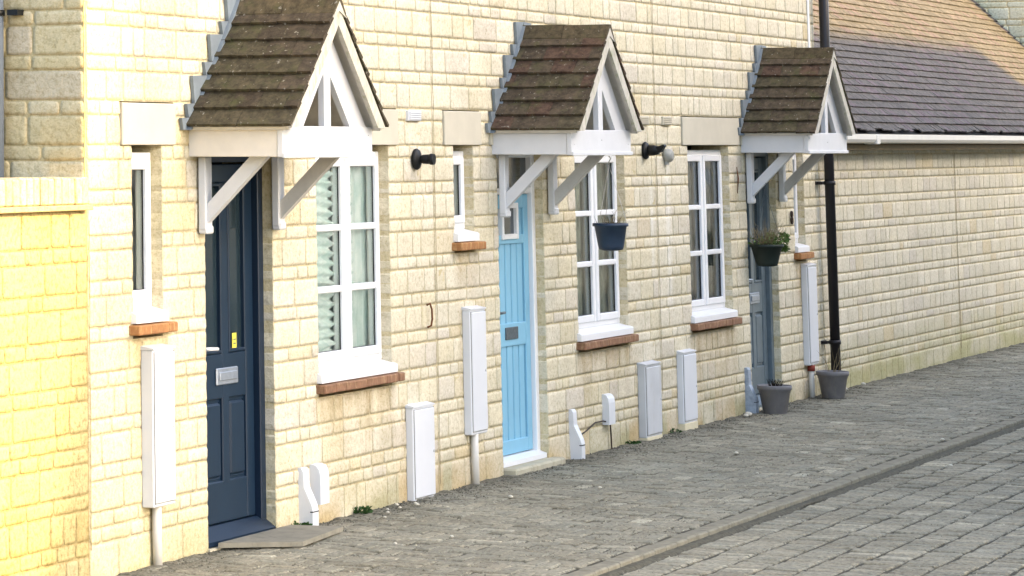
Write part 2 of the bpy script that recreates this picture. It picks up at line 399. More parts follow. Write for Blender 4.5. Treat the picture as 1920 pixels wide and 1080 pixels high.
def wall(mb, T, x0, x1, top, openings, seed, cell=0.026, warm=0.0, jl=0.02, jr=0.02, zlist=None, slab=0.30, rough=1.0, stones_top=None, quoin=(False, False)):
    rnd = random.Random(seed); Z = zlist or courses(top)
    for za, zb in zip(Z, Z[1:]):
        if stones_top and za > stones_top: break
        iv = [(x0, x1, jl, jr)]
        for (a, b, c, d) in openings:
            if c < zb - 0.01 and d > za + 0.01:
                o = []
                for (p, q, l, r) in iv:
                    if b <= p or a >= q: o.append((p, q, l, r)); continue
                    if a > p: o.append((p, a, l, 0.2 if not (l is None) else r))
                    if b < q: o.append((b, q, 0.2, r))
                iv = o
        tall = zb - za > 0.1
        for (p, q, l, r) in iv:
            cuts = [p]
            while True:
                L = rnd.choice((0.14, 0.2, 0.24, 0.3, 0.3, 0.36, 0.42)) * rnd.uniform(.9, 1.1) if tall else rnd.choice((0.14, 0.18, 0.22, 0.28, 0.34)) * rnd.uniform(.9, 1.1)
                if cuts[-1] + L > q - 0.09: break
                cuts.append(cuts[-1] + L)
            cuts.append(q)
            for k in range(len(cuts) - 1):
                a, b = cuts[k], cuts[k + 1]
                ww = warm(0.5 * (a + b)) if callable(warm) else warm
                stone(mb, T, a, b, za, zb, rnd, stone_color(rnd, ww), l if k == 0 else 0.02, r if k == len(cuts) - 2 else 0.02, cell, rough)
    # mortar bed with the same openings
    xs = sorted({x0, x1, *[o[0] - .006 for o in openings], *[o[1] + .006 for o in openings]})
    fx = []
    for a, b in zip(xs, xs[1:]):
        n = max(1, int((b - a) / 0.3)); fx += [a + (b - a) * i / n for i in range(n)]
    fx.append(xs[-1])
    zs = sorted({Z[0], top, *[o[2] for o in openings], *[o[3] for o in openings]})
    def solid(i, j):
        if i < 0 or j < 0 or i >= len(fx) - 1 or j >= len(zs) - 1: return False
        u = (fx[i] + fx[i + 1]) / 2; w = (zs[j] + zs[j + 1]) / 2
        return not any(o[0] - .006 < u < o[1] + .006 and o[2] < w < o[3] for o in openings)
    f0, f1 = -0.0022, -slab
    for i in range(len(fx) - 1):
        for j in range(len(zs) - 1):
            if not solid(i, j): continue
            a, b, c, d = fx[i], fx[i + 1], zs[j], zs[j + 1]
            mb.quad(T(a, c, f0), T(b, c, f0), T(b, d, f0), T(a, d, f0), MORT)
            mb.quad(T(b, c, f1), T(a, c, f1), T(a, d, f1), T(b, d, f1), MORT)
            if not solid(i - 1, j): mb.quad(T(a, c, f1), T(a, c, f0), T(a, d, f0), T(a, d, f1), MORT)
            if not solid(i + 1, j): mb.quad(T(b, c, f0), T(b, c, f1), T(b, d, f1), T(b, d, f0), MORT)
            if not solid(i, j - 1): mb.quad(T(a, c, f1), T(b, c, f1), T(b, c, f0), T(a, c, f0), MORT)
            if not solid(i, j + 1): mb.quad(T(a, d, f0), T(b, d, f0), T(b, d, f1), T(a, d, f1), MORT)
FR = lambda u, w, n: (u, -n, w)                       # street front, facing -Y
TOP = 5.0

# ------------------------------------------------------------------ houses
def lintel(par, x0, x1):
    m = MB(); m.hull_box([(x0, x1), (-.014, .20), (Z0 + .003, Z0 + .218)], .004); m.build('lintel', 'lintel', par)
def window(par, x0, x1, zb, small, curtain, brick='brick', zt=2.085):
    """uPVC window set 6 cm back in its opening; zb = underside of the frame"""
    fy = 0.062; w = MB(); fw = 0.05
    b = lambda X0, X1, Y0, Y1, A, B: w.hull_box([(X0, X1), (Y0, Y1), (A, B)], .004)
    a0, a1 = x0 - .005, x1 + .005
    b(a0, a0 + fw, fy, fy + .07, zb, zt); b(a1 - fw, a1, fy, fy + .07, zb, zt)
    b(a0 + fw, a1 - fw, fy, fy + .07, zt - fw, zt); b(a0 + fw, a1 - fw, fy, fy + .07, zb, zb + fw)
    lights = []
    if small: lights = [(a0 + fw, a1 - fw)]
    else:
        mx = (x0 + x1) / 2; b(mx - .03, mx + .03, fy, fy + .07, zb + fw, zt - fw)
        lights = [(a0 + fw, mx - .03), (mx + .03, a1 - fw)]
    fr = w.build('window', 'white', par)
    sw = .05
    for (p, q) in lights:
        s_ = MB(); A, B = zb + fw - .012, zt - fw + .012; p -= .012; q += .012; y = fy - .016
        c = lambda X0, X1, Z0_, Z1_, bv=.006: s_.hull_box([(X0, X1), (y, fy + .05), (Z0_, Z1_)], bv)
        c(p, p + sw, A, B); c(q - sw, q, A, B); c(p + sw - .002, q - sw + .002, B - sw, B - .001); c(p + sw - .002, q - sw + .002, A + .001, A + sw)
        if not small:
            h = (B - A - 2 * sw) / 3
            for k in (1, 2):
                zc = A + sw + h * k; s_.hull_box([(p + sw - .003, q - sw + .003), (y + .004, y + .05), (zc - .019, zc + .019)], .006)
        s_.build('sash', 'white', fr)
        g = MB(); g.quad((p + sw, fy + .012, A + sw), (q - sw, fy + .012, A + sw), (q - sw, fy + .012, B - sw), (p + sw, fy + .012, B - sw)); g.build('pane', 'glass', fr)
        # black gasket line
        k_ = MB(); t = .004
        frame_rect(k_, p + sw - .001, q - sw + .001, fy + .004, fy + .011, A + sw - .001, B - sw + .001, t, .0005)
        k_.build('gasket', 'black', fr)
    s_ = MB(); z = zb
    s_.prism([(-.032, z - .072), (-.032, z - .030), (-.024, z - .022), (.066, z - .001), (.10, z - .001), (.10, z - .072)], 'x', x0 - (.03 if small else .04), x1 + (.01 if small else .02))
    s_.build('sill', 'white', fr)
    # clay tile sill beneath
    t = MB(); ex = .06; xx = x0 - ex; n = 0
    while xx < x1 + ex - .02:
        e = min(xx + random.uniform(.14, .22), x1 + ex)
        dz = random.uniform(-.002, .002)
        t.hull_box([(xx + .001, e - .001), (-.062 + random.uniform(-.004, .004), .15), (z - .128 + dz, z - .078 + dz)], .006)
        xx = e
    t.build('tile_sill', brick, fr)
    # curtain
    if curtain:
        cm, kind = curtain; cu = MB(); nx = int((x1 - x0 - .1) / .011); nz = 60 if kind == 'ruffle' else 12
        rows = []; mid = (x0 + x1) / 2
        for j in range(nz * (2 if kind == 'ruffle' else 1) + 1):
            zz = zb + .03 + (zt - zb - .05) * j / (nz * (2 if kind == 'ruffle' else 1)); row = []
            for i in range(nx + 1):
                xx = x0 + .02 + (x1 - x0 - .04) * i / nx
                yy = .135 + .010 * math.sin(xx * 62 + 1.3 * math.sin(xx * 17)) + .01 * noise.noise((xx * 5, 0, zz * 2))
                if kind == 'ruffle':
                    f = 1.0 if xx < mid - .01 or xx < mid + .20 else 0.0
                    f *= 1.0
                    yy += f * (.020 * math.sin(zz * 2 * math.pi / .058 + 2.2 * noise.noise((xx * 3, 0, zz * 3))) ) - f * .02
                if kind == 'open': yy += .05 * (0 if abs(xx - mid) > .28 else 1) * 0
                row.append(cu.vert((xx, yy, zz)))
            rows.append(row)
        for j in range(len(rows) - 1):
            for i in range(nx):
                xx = x0 + .02 + (x1 - x0 - .04) * (i + .5) / nx
                if kind == 'part' and abs(((xx - x0) / (x1 - x0) * 2) % 1 - .45) < .18: continue
                cu.face(rows[j][i], rows[j][i + 1], rows[j + 1][i + 1], rows[j + 1][i], smooth=True)
        cu.build('curtain', cm, fr)
    return fr
def frame_rect(m, x0, x1, y0, y1, z0, z1, w, bev=.004, bottom=True):
    m.hull_box([(x0, x0 + w), (y0, y1), (z0, z1)], bev); m.hull_box([(x1 - w, x1), (y0, y1), (z0, z1)], bev)
    m.hull_box([(x0 + w, x1 - w), (y0 + .001, y1), (z1 - w, z1 - .001)], bev)
    if bottom: m.hull_box([(x0 + w, x1 - w), (y0 + .001, y1), (z0 + .001, z0 + w)], bev)
def panelled_door(par, x0, x1, mat, fmat, sticker, handlemat='steel'):
    fy = .055; zt = 2.09; fr = MB()
    fr.hull_box([(x0 - .005, x0 + .062), (fy, fy + .09), (.0, zt)], .005); fr.hull_box([(x1 - .062, x1 + .005), (fy, fy + .09), (.0, zt)], .005)
    fr.hull_box([(x0 + .062, x1 - .062), (fy, fy + .09), (zt - .06, zt - .001)], .005)
    fo = fr.build('door_frame', fmat, par)
    th = MB(); th.prism([(.0, .015), (.0, .04), (fy + .03, .10), (fy + .09, .10), (fy + .09, .015)], 'x', x0 + .002, x1 - .002)
    th.build('threshold', 'navyframe' if mat == 'navy' else 'greyblue', fo)
    a, b, y = x0 + .068, x1 - .068, fy + .035; za, zb = .105, zt - .07
    W_ = b - a; st = .105; mid = (a + b) / 2; mu = .045
    d = MB(); B = lambda X0, X1, A, C, dy=0, bv=.006: d.hull_box([(X0, X1), (y + dy, y + .045), (A, C)], bv)
    B(a, a + st, za, zb); B(b - st, b, za, zb); B(mid - mu, mid + mu, za + .2, zb - .1)
    for (A, C) in ((za, za + .22), (.76, 1.00), (zb - .1, zb)): B(a + st - .001, b - st + .001, A, C, .0015)
    for (p, q) in ((a + st, mid - mu), (mid + mu, b - st)):
        B(p - .01, q + .01, za + .2, .78, .018, .002)                      # sunken field
        d.hull_box([(p + .012, q - .012), (y + .002, y + .03), (za + .235, .745)], .018)  # raised centre
    door = d.build('door', mat, par)
    gl = MB(); bd = MB()
    for (p, q) in ((a + st, mid - mu), (mid + mu, b - st)):
        gl.quad((p + .01, y + .02, 1.0), (q - .01, y + .02, 1.0), (q - .01, y + .02, zb - .1), (p + .01, y + .02, zb - .1))
        frame_rect(bd, p, q, y - .004, y + .024, 1.003, zb - .103, .018, .004)
    gl.build('door_glass', 'darkglass', door); bd.build('glazing_bead', mat, door)
    lb = MB(); c = mid; lb.hull_box([(c - .14, c + .14), (y - .012, y + .002), (.835, .925)], .005); lb.hull_box([(c - .115, c + .115), (y - .020, y - .012), (.858, .905)], .004)
    lb.build('letterbox', handlemat, door)
    h = MB(); h.hull_box([(a + .03, a + .065), (y - .010, y), (.93, 1.15)], .004); h.tube([(a + .047, y - .005, 1.04), (a + .047, y - .05, 1.04), (a + .06, y - .055, 1.04), (a + .16, y - .052, 1.035)], .010)
    h.build('handle', 'white' if sticker else handlemat, door)
    if sticker:
        s_ = MB(); px_ = mid + .075; s_.box(px_, px_ + .055, y - .008, y - .0055, 1.025, 1.105)
        s_.build('notice', 'yellow', door)
        s2 = MB()
        for k in range(2): s2.box(px_ + .012, px_ + .043, y - .0095, y - .0085, 1.045 + .022 * k, 1.052 + .022 * k)
        s2.build('notice_print', 'dullmetal', door)
    return door
def cottage_door(par, x0, x1):
    fy = .055; zt = 2.09; fr = MB(); m = 'skyblue'
    fr.hull_box([(x0 - .005, x0 + .055), (fy, fy + .09), (.04, zt)], .005); fr.hull_box([(x1 - .055, x1 + .005), (fy, fy + .09), (.04, zt)], .005)
    fr.hull_box([(x0 + .055, x1 - .055), (fy, fy + .09), (zt - .05, zt - .001)], .005)
    fr.hull_box([(x0 + .055, x1 - .055), (fy + .005, fy + .09), (1.80, 1.84)], .005)
    fo = fr.build('door_frame', 'white', par)
    g = MB(); g.quad((x0 + .05, fy + .04, 1.83), (x1 - .05, fy + .04, 1.83), (x1 - .05, fy + .04, zt - .045), (x0 + .05, fy + .04, zt - .045)); g.build('fanlight', 'darkglass', fo)
    th = MB(); th.prism([(.01, .045), (.01, .075), (fy + .02, .095), (fy + .09, .095), (fy + .09, .045)], 'x', x0 + .002, x1 - .002); th.build('threshold', 'white', fo)
    a, b, y = x0 + .062, x1 - .062, fy + .03; za, zb = .10, 1.795; mid = (a + b) / 2
    d = MB(); B = lambda X0, X1, A, C, dy=0, bv=.004: d.hull_box([(X0, X1), (y + dy, y + .045), (A, C)], bv)
    B(a, a + .09, za, zb); B(b - .09, b, za, zb)
    for (A, C) in ((za, za + .09), (.80, .95), (zb - .09, zb), (1.47, 1.53)): B(a + .089, b - .089, A, C, .001)
    x = a + .09; n = 5; w = (b - a - .18) / n
    for k in range(n):
        X0, X1 = x + w * k, x + w * (k + 1)
        B(X0 + .011, X1 - .011, za + .085, .805, .012, .005)
        if k in (1, 2, 3): B(X0 + .011, X1 - .011, .945, 1.48, .012, .005)
        else: B(X0 + .011, X1 - .011, .945, zb - .085, .012, .005)
        d.box(X0 - .001, X1 + .001, y + .038, y + .044, za + .05, zb - .05)
    door = d.build('door', m, par)
    wf = MB(); frame_rect(wf, mid - .16, mid + .16, y - .014, y + .03, 1.50, 1.74, .035); wf.build('window_frame', 'white', door)
    wg = MB(); wg.quad((mid - .125, y + .01, 1.535), (mid + .125, y + .01, 1.535), (mid + .125, y + .01, 1.705), (mid - .125, y + .01, 1.705)); wg.build('door_glass', 'darkglass', door)
    lb = MB(); lb.hull_box([(mid - .12, mid + .12), (y - .008, y + .002), (.845, .925)], .003); lb.build('letterbox', 'dullmetal', door)
    h = MB(); h.hull_box([(a + .03, a + .06), (y - .008, y), (.95, 1.12)], .003); h.tube([(a + .045, y - .005, 1.03), (a + .045, y - .045, 1.03), (a + .14, y - .045, 1.03)], .009); h.build('handle', 'dullmetal', door)
def shell(par, x0, x1, top=TOP, depth=7.0, roofmat='greytile'):
    m = MB(); m.box(x0 + .01, x1 - .01, depth - .3, depth, 0, top); m.build('rear_wall', 'oppstone', par)
    m = MB(); m.box(x1 - .16, x1 - .012, .32, depth - .3, 0, top); m.build('party_wall', 'interior', par)
    m = MB(); m.box(x0 + .01, x1 - .17, .32, depth - .3, 2.45, 2.6); m.build('upper_floor', 'interior', par)
    m = MB(); rx = .02
    m.prism([(-.25, top - .1), (depth / 2, top + 2.6), (depth + .25, top - .1), (depth + .25, top - .25), (depth / 2, top + 2.4), (-.25, top - .25)], 'x', x0 - rx + .03, x1 + rx - .03, (0.11, 0.10, 0.10))
    m.build('roof', roofmat, par)

X1, X2, X3, X4 = -1.40, 3.42, 8.07, 12.83
H1 = dict(door=(0.0, .89), win=(1.54, 2.66), sw=(-.885, -.54), swz=1.28)
SILL = .70   # openings start at the course below the sill
h1 = thing('terraced_house', 'cream stone terraced house with the navy front door, nearest the garden wall', 'house', (X1, 0, 0), 'terraced houses of the stone row')
h2 = thing('terraced_house', 'cream stone terraced house with the light blue front door, middle of the row', 'house', (X2, 0, 0), 'terraced houses of the stone row')
h3 = thing('terraced_house', 'cream stone terraced house with the grey-blue front door, beside the low tiled outbuilding', 'house', (X4, 0, 0), 'terraced houses of the stone row')
WZ = .848
def house(par, a, b, doors, wins, sws, lints, seed, jl=.02, jr=.02, warm=0.0):
    ops = [(d[0], d[1], -.2, Z0) for d in doors] + [(w[0], w[1], SILL - .005, Z0) for w in wins] + [(s_[0], s_[1], s_[2], Z0) for s_ in sws]
    ops += [(l[0], l[1], Z0, Z0 + .225) for l in lints]
    m = MB(); wall(m, FR, a, b, TOP, ops, seed, warm=warm, jl=jl, jr=jr, stones_top=3.5)
    m.build('wall', 'stone', par)
    for l in lints: lintel(par, *l)
house(h1, X1, X2, [(0, .89)], [(1.54, 2.66)], [(-.885, -.54, 1.145)], [(-1.02, -.385), (-.14, 1.03), (1.39, 2.81)], 11, jl=.3, warm=lambda x: max(.15, min(1.0, .35 - 1.1 * x)))  # stones yellower towards the left, imitating the sun patch in their colour
panelled_door(h1, 0, .89, 'navy', 'navyframe', True)
window(h1, 1.54, 2.66, WZ, False, ('curtain_teal', 'ruffle'))
window(h1, -.885, -.54, 1.295, True, ('curtain_grey', 'plain'), 'orangebrick')
house(h2, X2, X3, [(4.60, 5.49)], [(6.19, 7.31)], [(3.79, 4.14, 1.445)], [(3.61, 4.28), (4.46, 5.63), (6.04, 7.46)], 23, warm=.1)
cottage_door(h2, 4.60, 5.49)
window(h2, 6.19, 7.31, WZ, False, ('curtain_olive', 'plain'))
window(h2, 3.79, 4.14, 1.59, True, ('curtain_olive', 'plain'), 'orangebrick')
house(h3, X3, X4, [(10.52, 11.41)], [(8.91, 10.03)], [(11.98, 12.31, 1.145)], [(8.76, 10.32), (10.38, 11.55), (11.86, 12.45)], 37, warm=0.0, jr=.3)
panelled_door(h3, 10.52, 11.41, 'greyblue', 'greyblue', False)
window(h3, 8.91, 10.03, WZ, False, ('curtain_grey', 'part'))
window(h3, 11.98, 12.31, 1.295, True, ('curtain_grey', 'plain'), 'orangebrick')
shell(h1, X1, X2); shell(h2, X2, X3); shell(h3, X3, X4)
# gable end of the first house, facing left
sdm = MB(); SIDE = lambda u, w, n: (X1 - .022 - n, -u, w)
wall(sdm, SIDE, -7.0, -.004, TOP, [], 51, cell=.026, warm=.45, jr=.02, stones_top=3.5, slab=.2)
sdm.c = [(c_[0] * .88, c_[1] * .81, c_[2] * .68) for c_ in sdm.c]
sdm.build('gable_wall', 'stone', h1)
# recessed brown joint between the houses
def mastic(x, z0, z1, seed, label, w=.007):
    m = MB(); pts = []; z = z0
    while z < z1:
        pts.append((x + .010 * noise.noise((seed, z * 2.2, 0)) + .005 * noise.noise((seed, z * 11, 0)), -.0105 + .003 * noise.noise((z * 9, seed, 1)), z)); z += .05
    m.tube(pts, [w * .5 * (.45 + .55 * abs(noise.noise((seed, p[2] * 3, 5)))) for p in pts], 6)
    return m
mastic(X2, .05, 3.6, 1.0, '').build('movement_joint', 'mastic', h2)
mastic(X3, .30, 3.6, 4.0, '').build('movement_joint', 'mastic', h3)

# ------------------------------------------------------------------ garden wall on the left
gw = thing('garden_wall', 'stone garden wall, tinted sunlight yellow, with brick-on-edge coping at the left', 'wall', (-2.6, 0, 0))
gm = MB(); GZ = [z for z in courses(2.2) if z < 1.79] + [1.80]
rg = courses(2.2)
GZ = [-.06, .12, .195, .345, .42, .57, .645, .72, .87, .945, 1.095, 1.17, 1.32, 1.395, 1.545, 1.62, 1.80]
wall(gm, FR, -9.0, X1 - .006, 1.80, [], 77, zlist=GZ, warm=.9, slab=.215, rough=1.3)
gm.c = [(c_[0] * .72, c_[1] * .67, c_[2] * .50) for c_ in gm.c]  # yellow of the sunlight multiplied into the stone colours
gm.build('wall', 'suntintstone', gw)
c = MB(); x = X1 - .012
ct = MB(); ct.hull_box([(-9.0, X1 - .02 + .0), (-.045, .245), (1.803, 1.830)], .004, (.50, .40, .24))
ct.build('creasing_tile', 'stone', gw)
rnd = random.Random(5)
while x > -8.9:
    w_ = .066 + rnd.uniform(-.004, .004); k = rnd.uniform(.85, 1.1)
    c.hull_box([(x - w_, x), (-.016 + rnd.uniform(-.003, .003), .222), (1.832, 1.962 + rnd.uniform(-.004, .004))], .007, (.60 * k, .50 * k, .33 * k)); x -= w_ + .008
c.hull_box([(-8.9, X1 - .02), (.0, .21), (1.831, 1.950)], .004, MORT)
c.build('coping', 'stone', gw)
mastic(X1 - .004, .15, 1.80, 9.0, '').build('movement_joint', 'mastic', gw)

# ------------------------------------------------------------------ outbuilding on the right
ob = thing('outbuilding', 'low stone outbuilding with grey tiled roof and white gutter at the right', 'outbuilding', (20, 0, 0))
XE = 26.8
m = MB(); wall(m, FR, X4 + .01, 18.17, 2.15, [], 91, cell=.034, warm=-.15, rough=.8)
wall(m, FR, 18.18, XE, 2.15, [], 92, cell=.05, warm=-.1, rough=.8)
m.build('wall', 'stone', ob)
mastic(18.175, .1, 2.1, 6.0, '', .009).build('movement_joint', 'mastic', ob)
m = MB(); m.box(X4 + .02, XE, -.135, .02, 2.08, 2.125); m.box(X4 + .02, XE, -.115, -.10, 2.125, 2.23); m.build('soffit', 'fasciabrown', ob)
m = MB()
prof = [(-.12 - .055 + .055 * math.cos(t), 2.205 + .06 * math.sin(t)) for t in [math.pi + math.pi * i / 10 for i in range(11)]]
prof = [(-.230, 2.222), (-.230, 2.175), (-.215, 2.150), (-.175, 2.140), (-.140, 2.150), (-.122, 2.175), (-.122, 2.222), (-.128, 2.222), (-.128, 2.18), (-.175, 2.150), (-.223, 2.18), (-.223, 2.222)]
m.prism(prof, 'x', X4 + .12, XE); m.hull_box([(14.0, 14.12), (-.238, -.118), (2.132, 2.218)], .006)
m.build('gutter', 'gutter', ob)
ry, rz = -.16, 2.245; PT = R(45); cs, sn = math.cos(PT), math.sin(PT); g_ = .1; rt = MB(); rnd = random.Random(3); TW = .165
for r in range(46):
    x = X4 + .03 - (TW / 2 if r % 2 else 0) ; sag = 0
    while x < XE - .02:
        a, b = max(x + .0015, X4 + .03), min(x + TW - .0015, XE)
        if b - a > .02:
            s0 = r * g_ + rnd.uniform(-.0025, .0025); s1 = s0 + .16; lift = .019 + rnd.uniform(-.002, .002)
            if r == 0: s0 -= rnd.choice((0, 0, .012, .0, -.018)); a += rnd.choice((0, .004, .035, .0, .02)); 
            if r == 1: lift += .004
            k = rnd.uniform(.88, 1.1); col = (0.130 * k, 0.117 * k, 0.105 * k)
            if rnd.random() < .15: col = lerp(col, (0.16, .12, .13), .6)
            wv = .006 * noise.noise((x * .9, r * .6, 2))
            def P(s_, h): return (ry + s_ * cs - h * sn, rz + s_ * sn + h * cs)
            p0, p1, p2, p3 = P(s0, lift + .010 + wv), P(s1, .004 + wv), P(s1, -.006), P(s0, lift - .004 + wv)
            rt.prism([p3, p0, p1, p2], 'x', a, b, col)
        x += TW
sl = MB(); n = 46 * g_
sl.prism([(ry + .02, rz - .012), (ry + n * cs, rz + n * sn - .03), (ry + n * cs, rz + n * sn - .12), (ry + .06, rz - .06)], 'x', X4 + .03, XE, (.05, .05, .05))
sl.build('roof_deck', 'black', ob)
rt.build('roof', 'greytile', ob)
m = MB(); yb = ry + n * cs
m.box(X4 + .03, XE, yb - .02, yb + .25, 0, rz + n * sn - .05, MORT); m.build('rear_wall', 'oppstone', ob)
# far house whose gable stands above the outbuilding
fh = thing('gabled_house', 'pale stone gable of the next house rising beyond the outbuilding roof', 'house', (XE, 0, 0))
m = MB(); SD2 = lambda u, w, n: (XE + .02 - n, -u, w)
wall(m, SD2, -7.0, -.02, 6.0, [], 95, cell=.06, warm=-.1, stones_top=5.2, rough=.7)
m.c = [(min(.85, c_[0] * 1.36), min(.8, c_[1] * 1.3), c_[2] * 1.14) for c_ in m.c]
m.build('gable_wall', 'stone', fh)
m = MB(); wall(m, FR, XE + .05, XE + 8, 6.0, [], 96, cell=.08, warm=0, stones_top=5.2, rough=.7); m.build('wall', 'stone', fh)
m = MB(); m.prism([(-.25, 5.9), (3.5, 8.6), (7.3, 5.9)], 'x', XE, XE + 8, (.11, .1, .1)); m.build('roof', 'greytile', fh)

# ------------------------------------------------------------------ porch canopies
def canopy(x0, label, seed, redness, sidecol):
    rnd = random.Random(seed); W_ = 1.24; cx = x0 + W_ / 2
    t = thing('porch_canopy', label, 'canopy', (cx, 0, 2.06), 'tiled gabled porch canopies')
    P = .52
    # beams
    for sgn, xx in ((0, x0), (1, x0 + W_ - .035)):
        m = MB(); m.hull_box([(xx, xx + .035), (-P + .012, -.001), (2.062, 2.205)], .003); m.build('side_board', sidecol if sgn == 0 else 'whitewood', t)
    m = MB(); m.hull_box([(x0 - .006, x0 + W_ + .006), (-P - .022, -P + .010), (2.060, 2.222)], .003)
    m.hull_box([(x0 - .010, x0 + W_ + .010), (-P - .034, -P - .018), (2.056, 2.080)], .003)
    for q in (.05, .62, 1.19):
        m.lathe([(.006, 0), (.004, .003)], (x0 + q, -P - .0215, 2.15 + rnd.uniform(-.03, .03)), (0, -1, 0), 8)
    m.build('front_board', 'whitewood', t)
    m = MB(); m.box(x0 + .036, x0 + W_ - .036, -P + .012, -.002, 2.085, 2.10); 
    # posts and braces
    for k, px in enumerate((x0 + .09, x0 + W_ - .09 - .085)):
        m = MB(); m.hull_box([(px, px + .085), (-.055, -.012), (1.665 + .01, 2.061)], .005); m.hull_box([(px + .004, px + .089), (-.062, -.008), (1.655, 1.70)], .008)
        m.build('post', 'whitewood', t)
        b = MB(); bx = px + .018
        b.prism([(-.056, 1.715), (-.056, 1.815), (-.305, 2.064), (-.405, 2.064)], 'x', bx, bx + .05)
        b.build('brace', 'whitewood' if k == 0 else 'oldwhite', t)
    # roof: slopes
    ez, rz_, hw = 2.222, 2.885, .665; Y0, Y1 = -.605, .0
    ang = math.atan2(rz_ - ez, hw); L = math.hypot(rz_ - ez, hw); c_, s_ = math.cos(ang), math.sin(ang)
    for side in (-1, 1):
        under = MB()
        def P2(s, h): return (cx + side * (hw - s * c_ + h * s_ * 1.0), ez + s * s_ + h * c_)
        mt = lambda h: P2((hw + h * s_) / c_, h)
        under.prism([P2(.0, -.030), P2(.0, -.006), mt(-.006), mt(-.030)], 'y', Y0 + .02, -.003)
        under.build('soffit', 'oldwhite', t)
        vb = MB()
        vb.prism([P2(.078, -.085), P2(-.005, -.008), mt(-.008), mt(-.085)], 'y', Y0 - .004, Y0 + .019)
        vb.build('verge_board', 'verge', t)
        tl = MB(); rows = 7; ga = (L - .03) / rows
        for r in range(rows):
            n = 4; tw = (Y1 - Y0 + .01) / n; off = (tw / 2 if r % 2 else 0); y = Y0 - .012 - off
            rowcol = rnd.uniform(.85, 1.12)
            while y < -.004:
                a, b = max(y + .001, Y0 - .012), min(y + tw - .001, -.002)
                if b - a > .015:
                    s0 = r * ga - .018 + rnd.uniform(-.004, .004); s1 = s0 + ga + .06
                    lift = .026 + rnd.uniform(-.002, .003)
                    k = rnd.uniform(.93, 1.07) * rowcol; col = (.070 * k, .055 * k, .038 * k)
                    if rnd.random() < redness: col = lerp(col, (.085, .045, .034), .5)
                    elif rnd.random() < .35: col = lerp(col, (.070, .062, .036), .6)
                    # tile with a slightly uneven nose
                    nn = 5; A = []; B = []; C = []; D = []
                    for q in range(nn + 1):
                        yy = a + (b - a) * q / nn; e = .0035 * noise.noise((yy * 30, r, seed)); l2 = .003 * noise.noise((yy * 12, r, seed + 4))
                        for lst, (ss, hh) in ((A, (s0 + e, lift - .012 + l2)), (B, (s0 + e + .002, lift + .005 + l2)), (C, (s1, .004 + l2)), (D, (s1, -.004))):
                            p = P2(ss, hh); lst.append(tl.vert((p[0], yy, p[1]), col))
                    for q in range(nn):
                        for U, V in ((A, B), (B, C), (D, A)):
                            f = (U[q], U[q + 1], V[q + 1], V[q]) if side < 0 else (U[q], V[q], V[q + 1], U[q + 1])
                            tl.face(*f[::-1])
                    tl.face(A[0], B[0], C[0], D[0]); tl.face(D[nn], C[nn], B[nn], A[nn])
                y += tw
        tl.build('roof_tiles', 'tile', t)
    # ridge tiles
    rg_ = MB(); k = 2
    for q in range(k):
        a = Y0 - .014 + (-.002 - Y0 + .014) * q / k + .0015; b = Y0 - .014 + (-.002 - Y0 + .014) * (q + 1) / k - .0015
        kk = rnd.uniform(.85, 1.1); col = (.082 * kk, .066 * kk, .040 * kk); r_ = .125; up = .020 + .004 * q
        o = [(cx - r_ * c_ - .0, rz_ + up - r_ * s_ + .012), (cx - .02, rz_ + up + .012), (cx + .02, rz_ + up + .012), (cx + r_ * c_, rz_ + up - r_ * s_ + .012)]
        i_ = [(cx + r_ * c_ - .002, rz_ + up - r_ * s_ - .006), (cx, rz_ + up - .010), (cx - r_ * c_ + .002, rz_ + up - r_ * s_ - .006)]
        rg_.prism(o + i_, 'y', a, b, col)
    rg_.build('ridge_tile', 'tile', t)
    mo = MB()   # mortar pointing at the ridge end
    mo.prism([(cx - .10, rz_ - .082), (cx - .015, rz_ + .03), (cx + .015, rz_ + .03), (cx + .10, rz_ - .082), (cx, rz_ - .045)], 'y', Y0 - .012, Y0 + .04); mo.build('ridge_pointing', 'verge', t)
    # gable frame
    gy0, gy1 = -P - .012, -P + .022; gt = 2.222; gh = .56; ga_z = gt + gh * math.tan(ang) 
    for side in (-1, 1):
        m = MB(); w2 = .165 / s_
        m.prism([(cx + side * gh, gt), (cx + side * (gh - w2), gt), (cx + side * .0, ga_z - w2 * s_ / c_), (cx + side * .0, ga_z)], 'y', gy0, gy1)
        m.build('gable_rafter', 'whitewood', t)
    m = MB(); m.hull_box([(cx - .045, cx + .045), (gy0 - .006, gy1 - .002), (gt - .001, ga_z - .16)], .003); m.build('king_post', 'whitewood', t)
    # lead flashing, stepped up the wall courses
    zc = [z for z in courses(3.4) if 2.2 < z < 3.1]
    for side in (-1, 1):
        fl = MB()
        xs = lambda z: hw - (z - ez) / math.tan(ang)
        zz = [ez - .02] + [z for z in zc if z > ez + .03]
        for a, b in zip(zz, zz[1:]):
            if a > rz_ + .06: break
            o0 = xs(a) + .045; o1 = xs(a) + .065; i0 = max(0, xs(a) - .03); i1 = max(0, xs(b) - .03)
            if xs(a) < -.02: o0 = .06; o1 = .07
            pr = [(cx + side * i0, a), (cx + side * o0, a), (cx + side * o1, b - .006), (cx + side * i1, b)]
            fl.prism(pr, 'y', -.024, -.006)
        # soaker lying against the roof side
        fl.prism([(cx + side * (hw + .03), ez - .02), (cx + side * .02, rz_ + .035), (cx + side * .0, rz_ + .02), (cx + side * (hw + .0), ez - .02)], 'y', -.045, -.0245)
        fl.build('flashing', 'lead', t)
    return t
c1 = canopy(-.20, 'tiled porch canopy over the navy door, nearest of the three', 101, .0, 'warmlitwood')
c2 = canopy(4.50, 'reddish tiled porch canopy over the light blue door', 102, .3, 'whitewood')
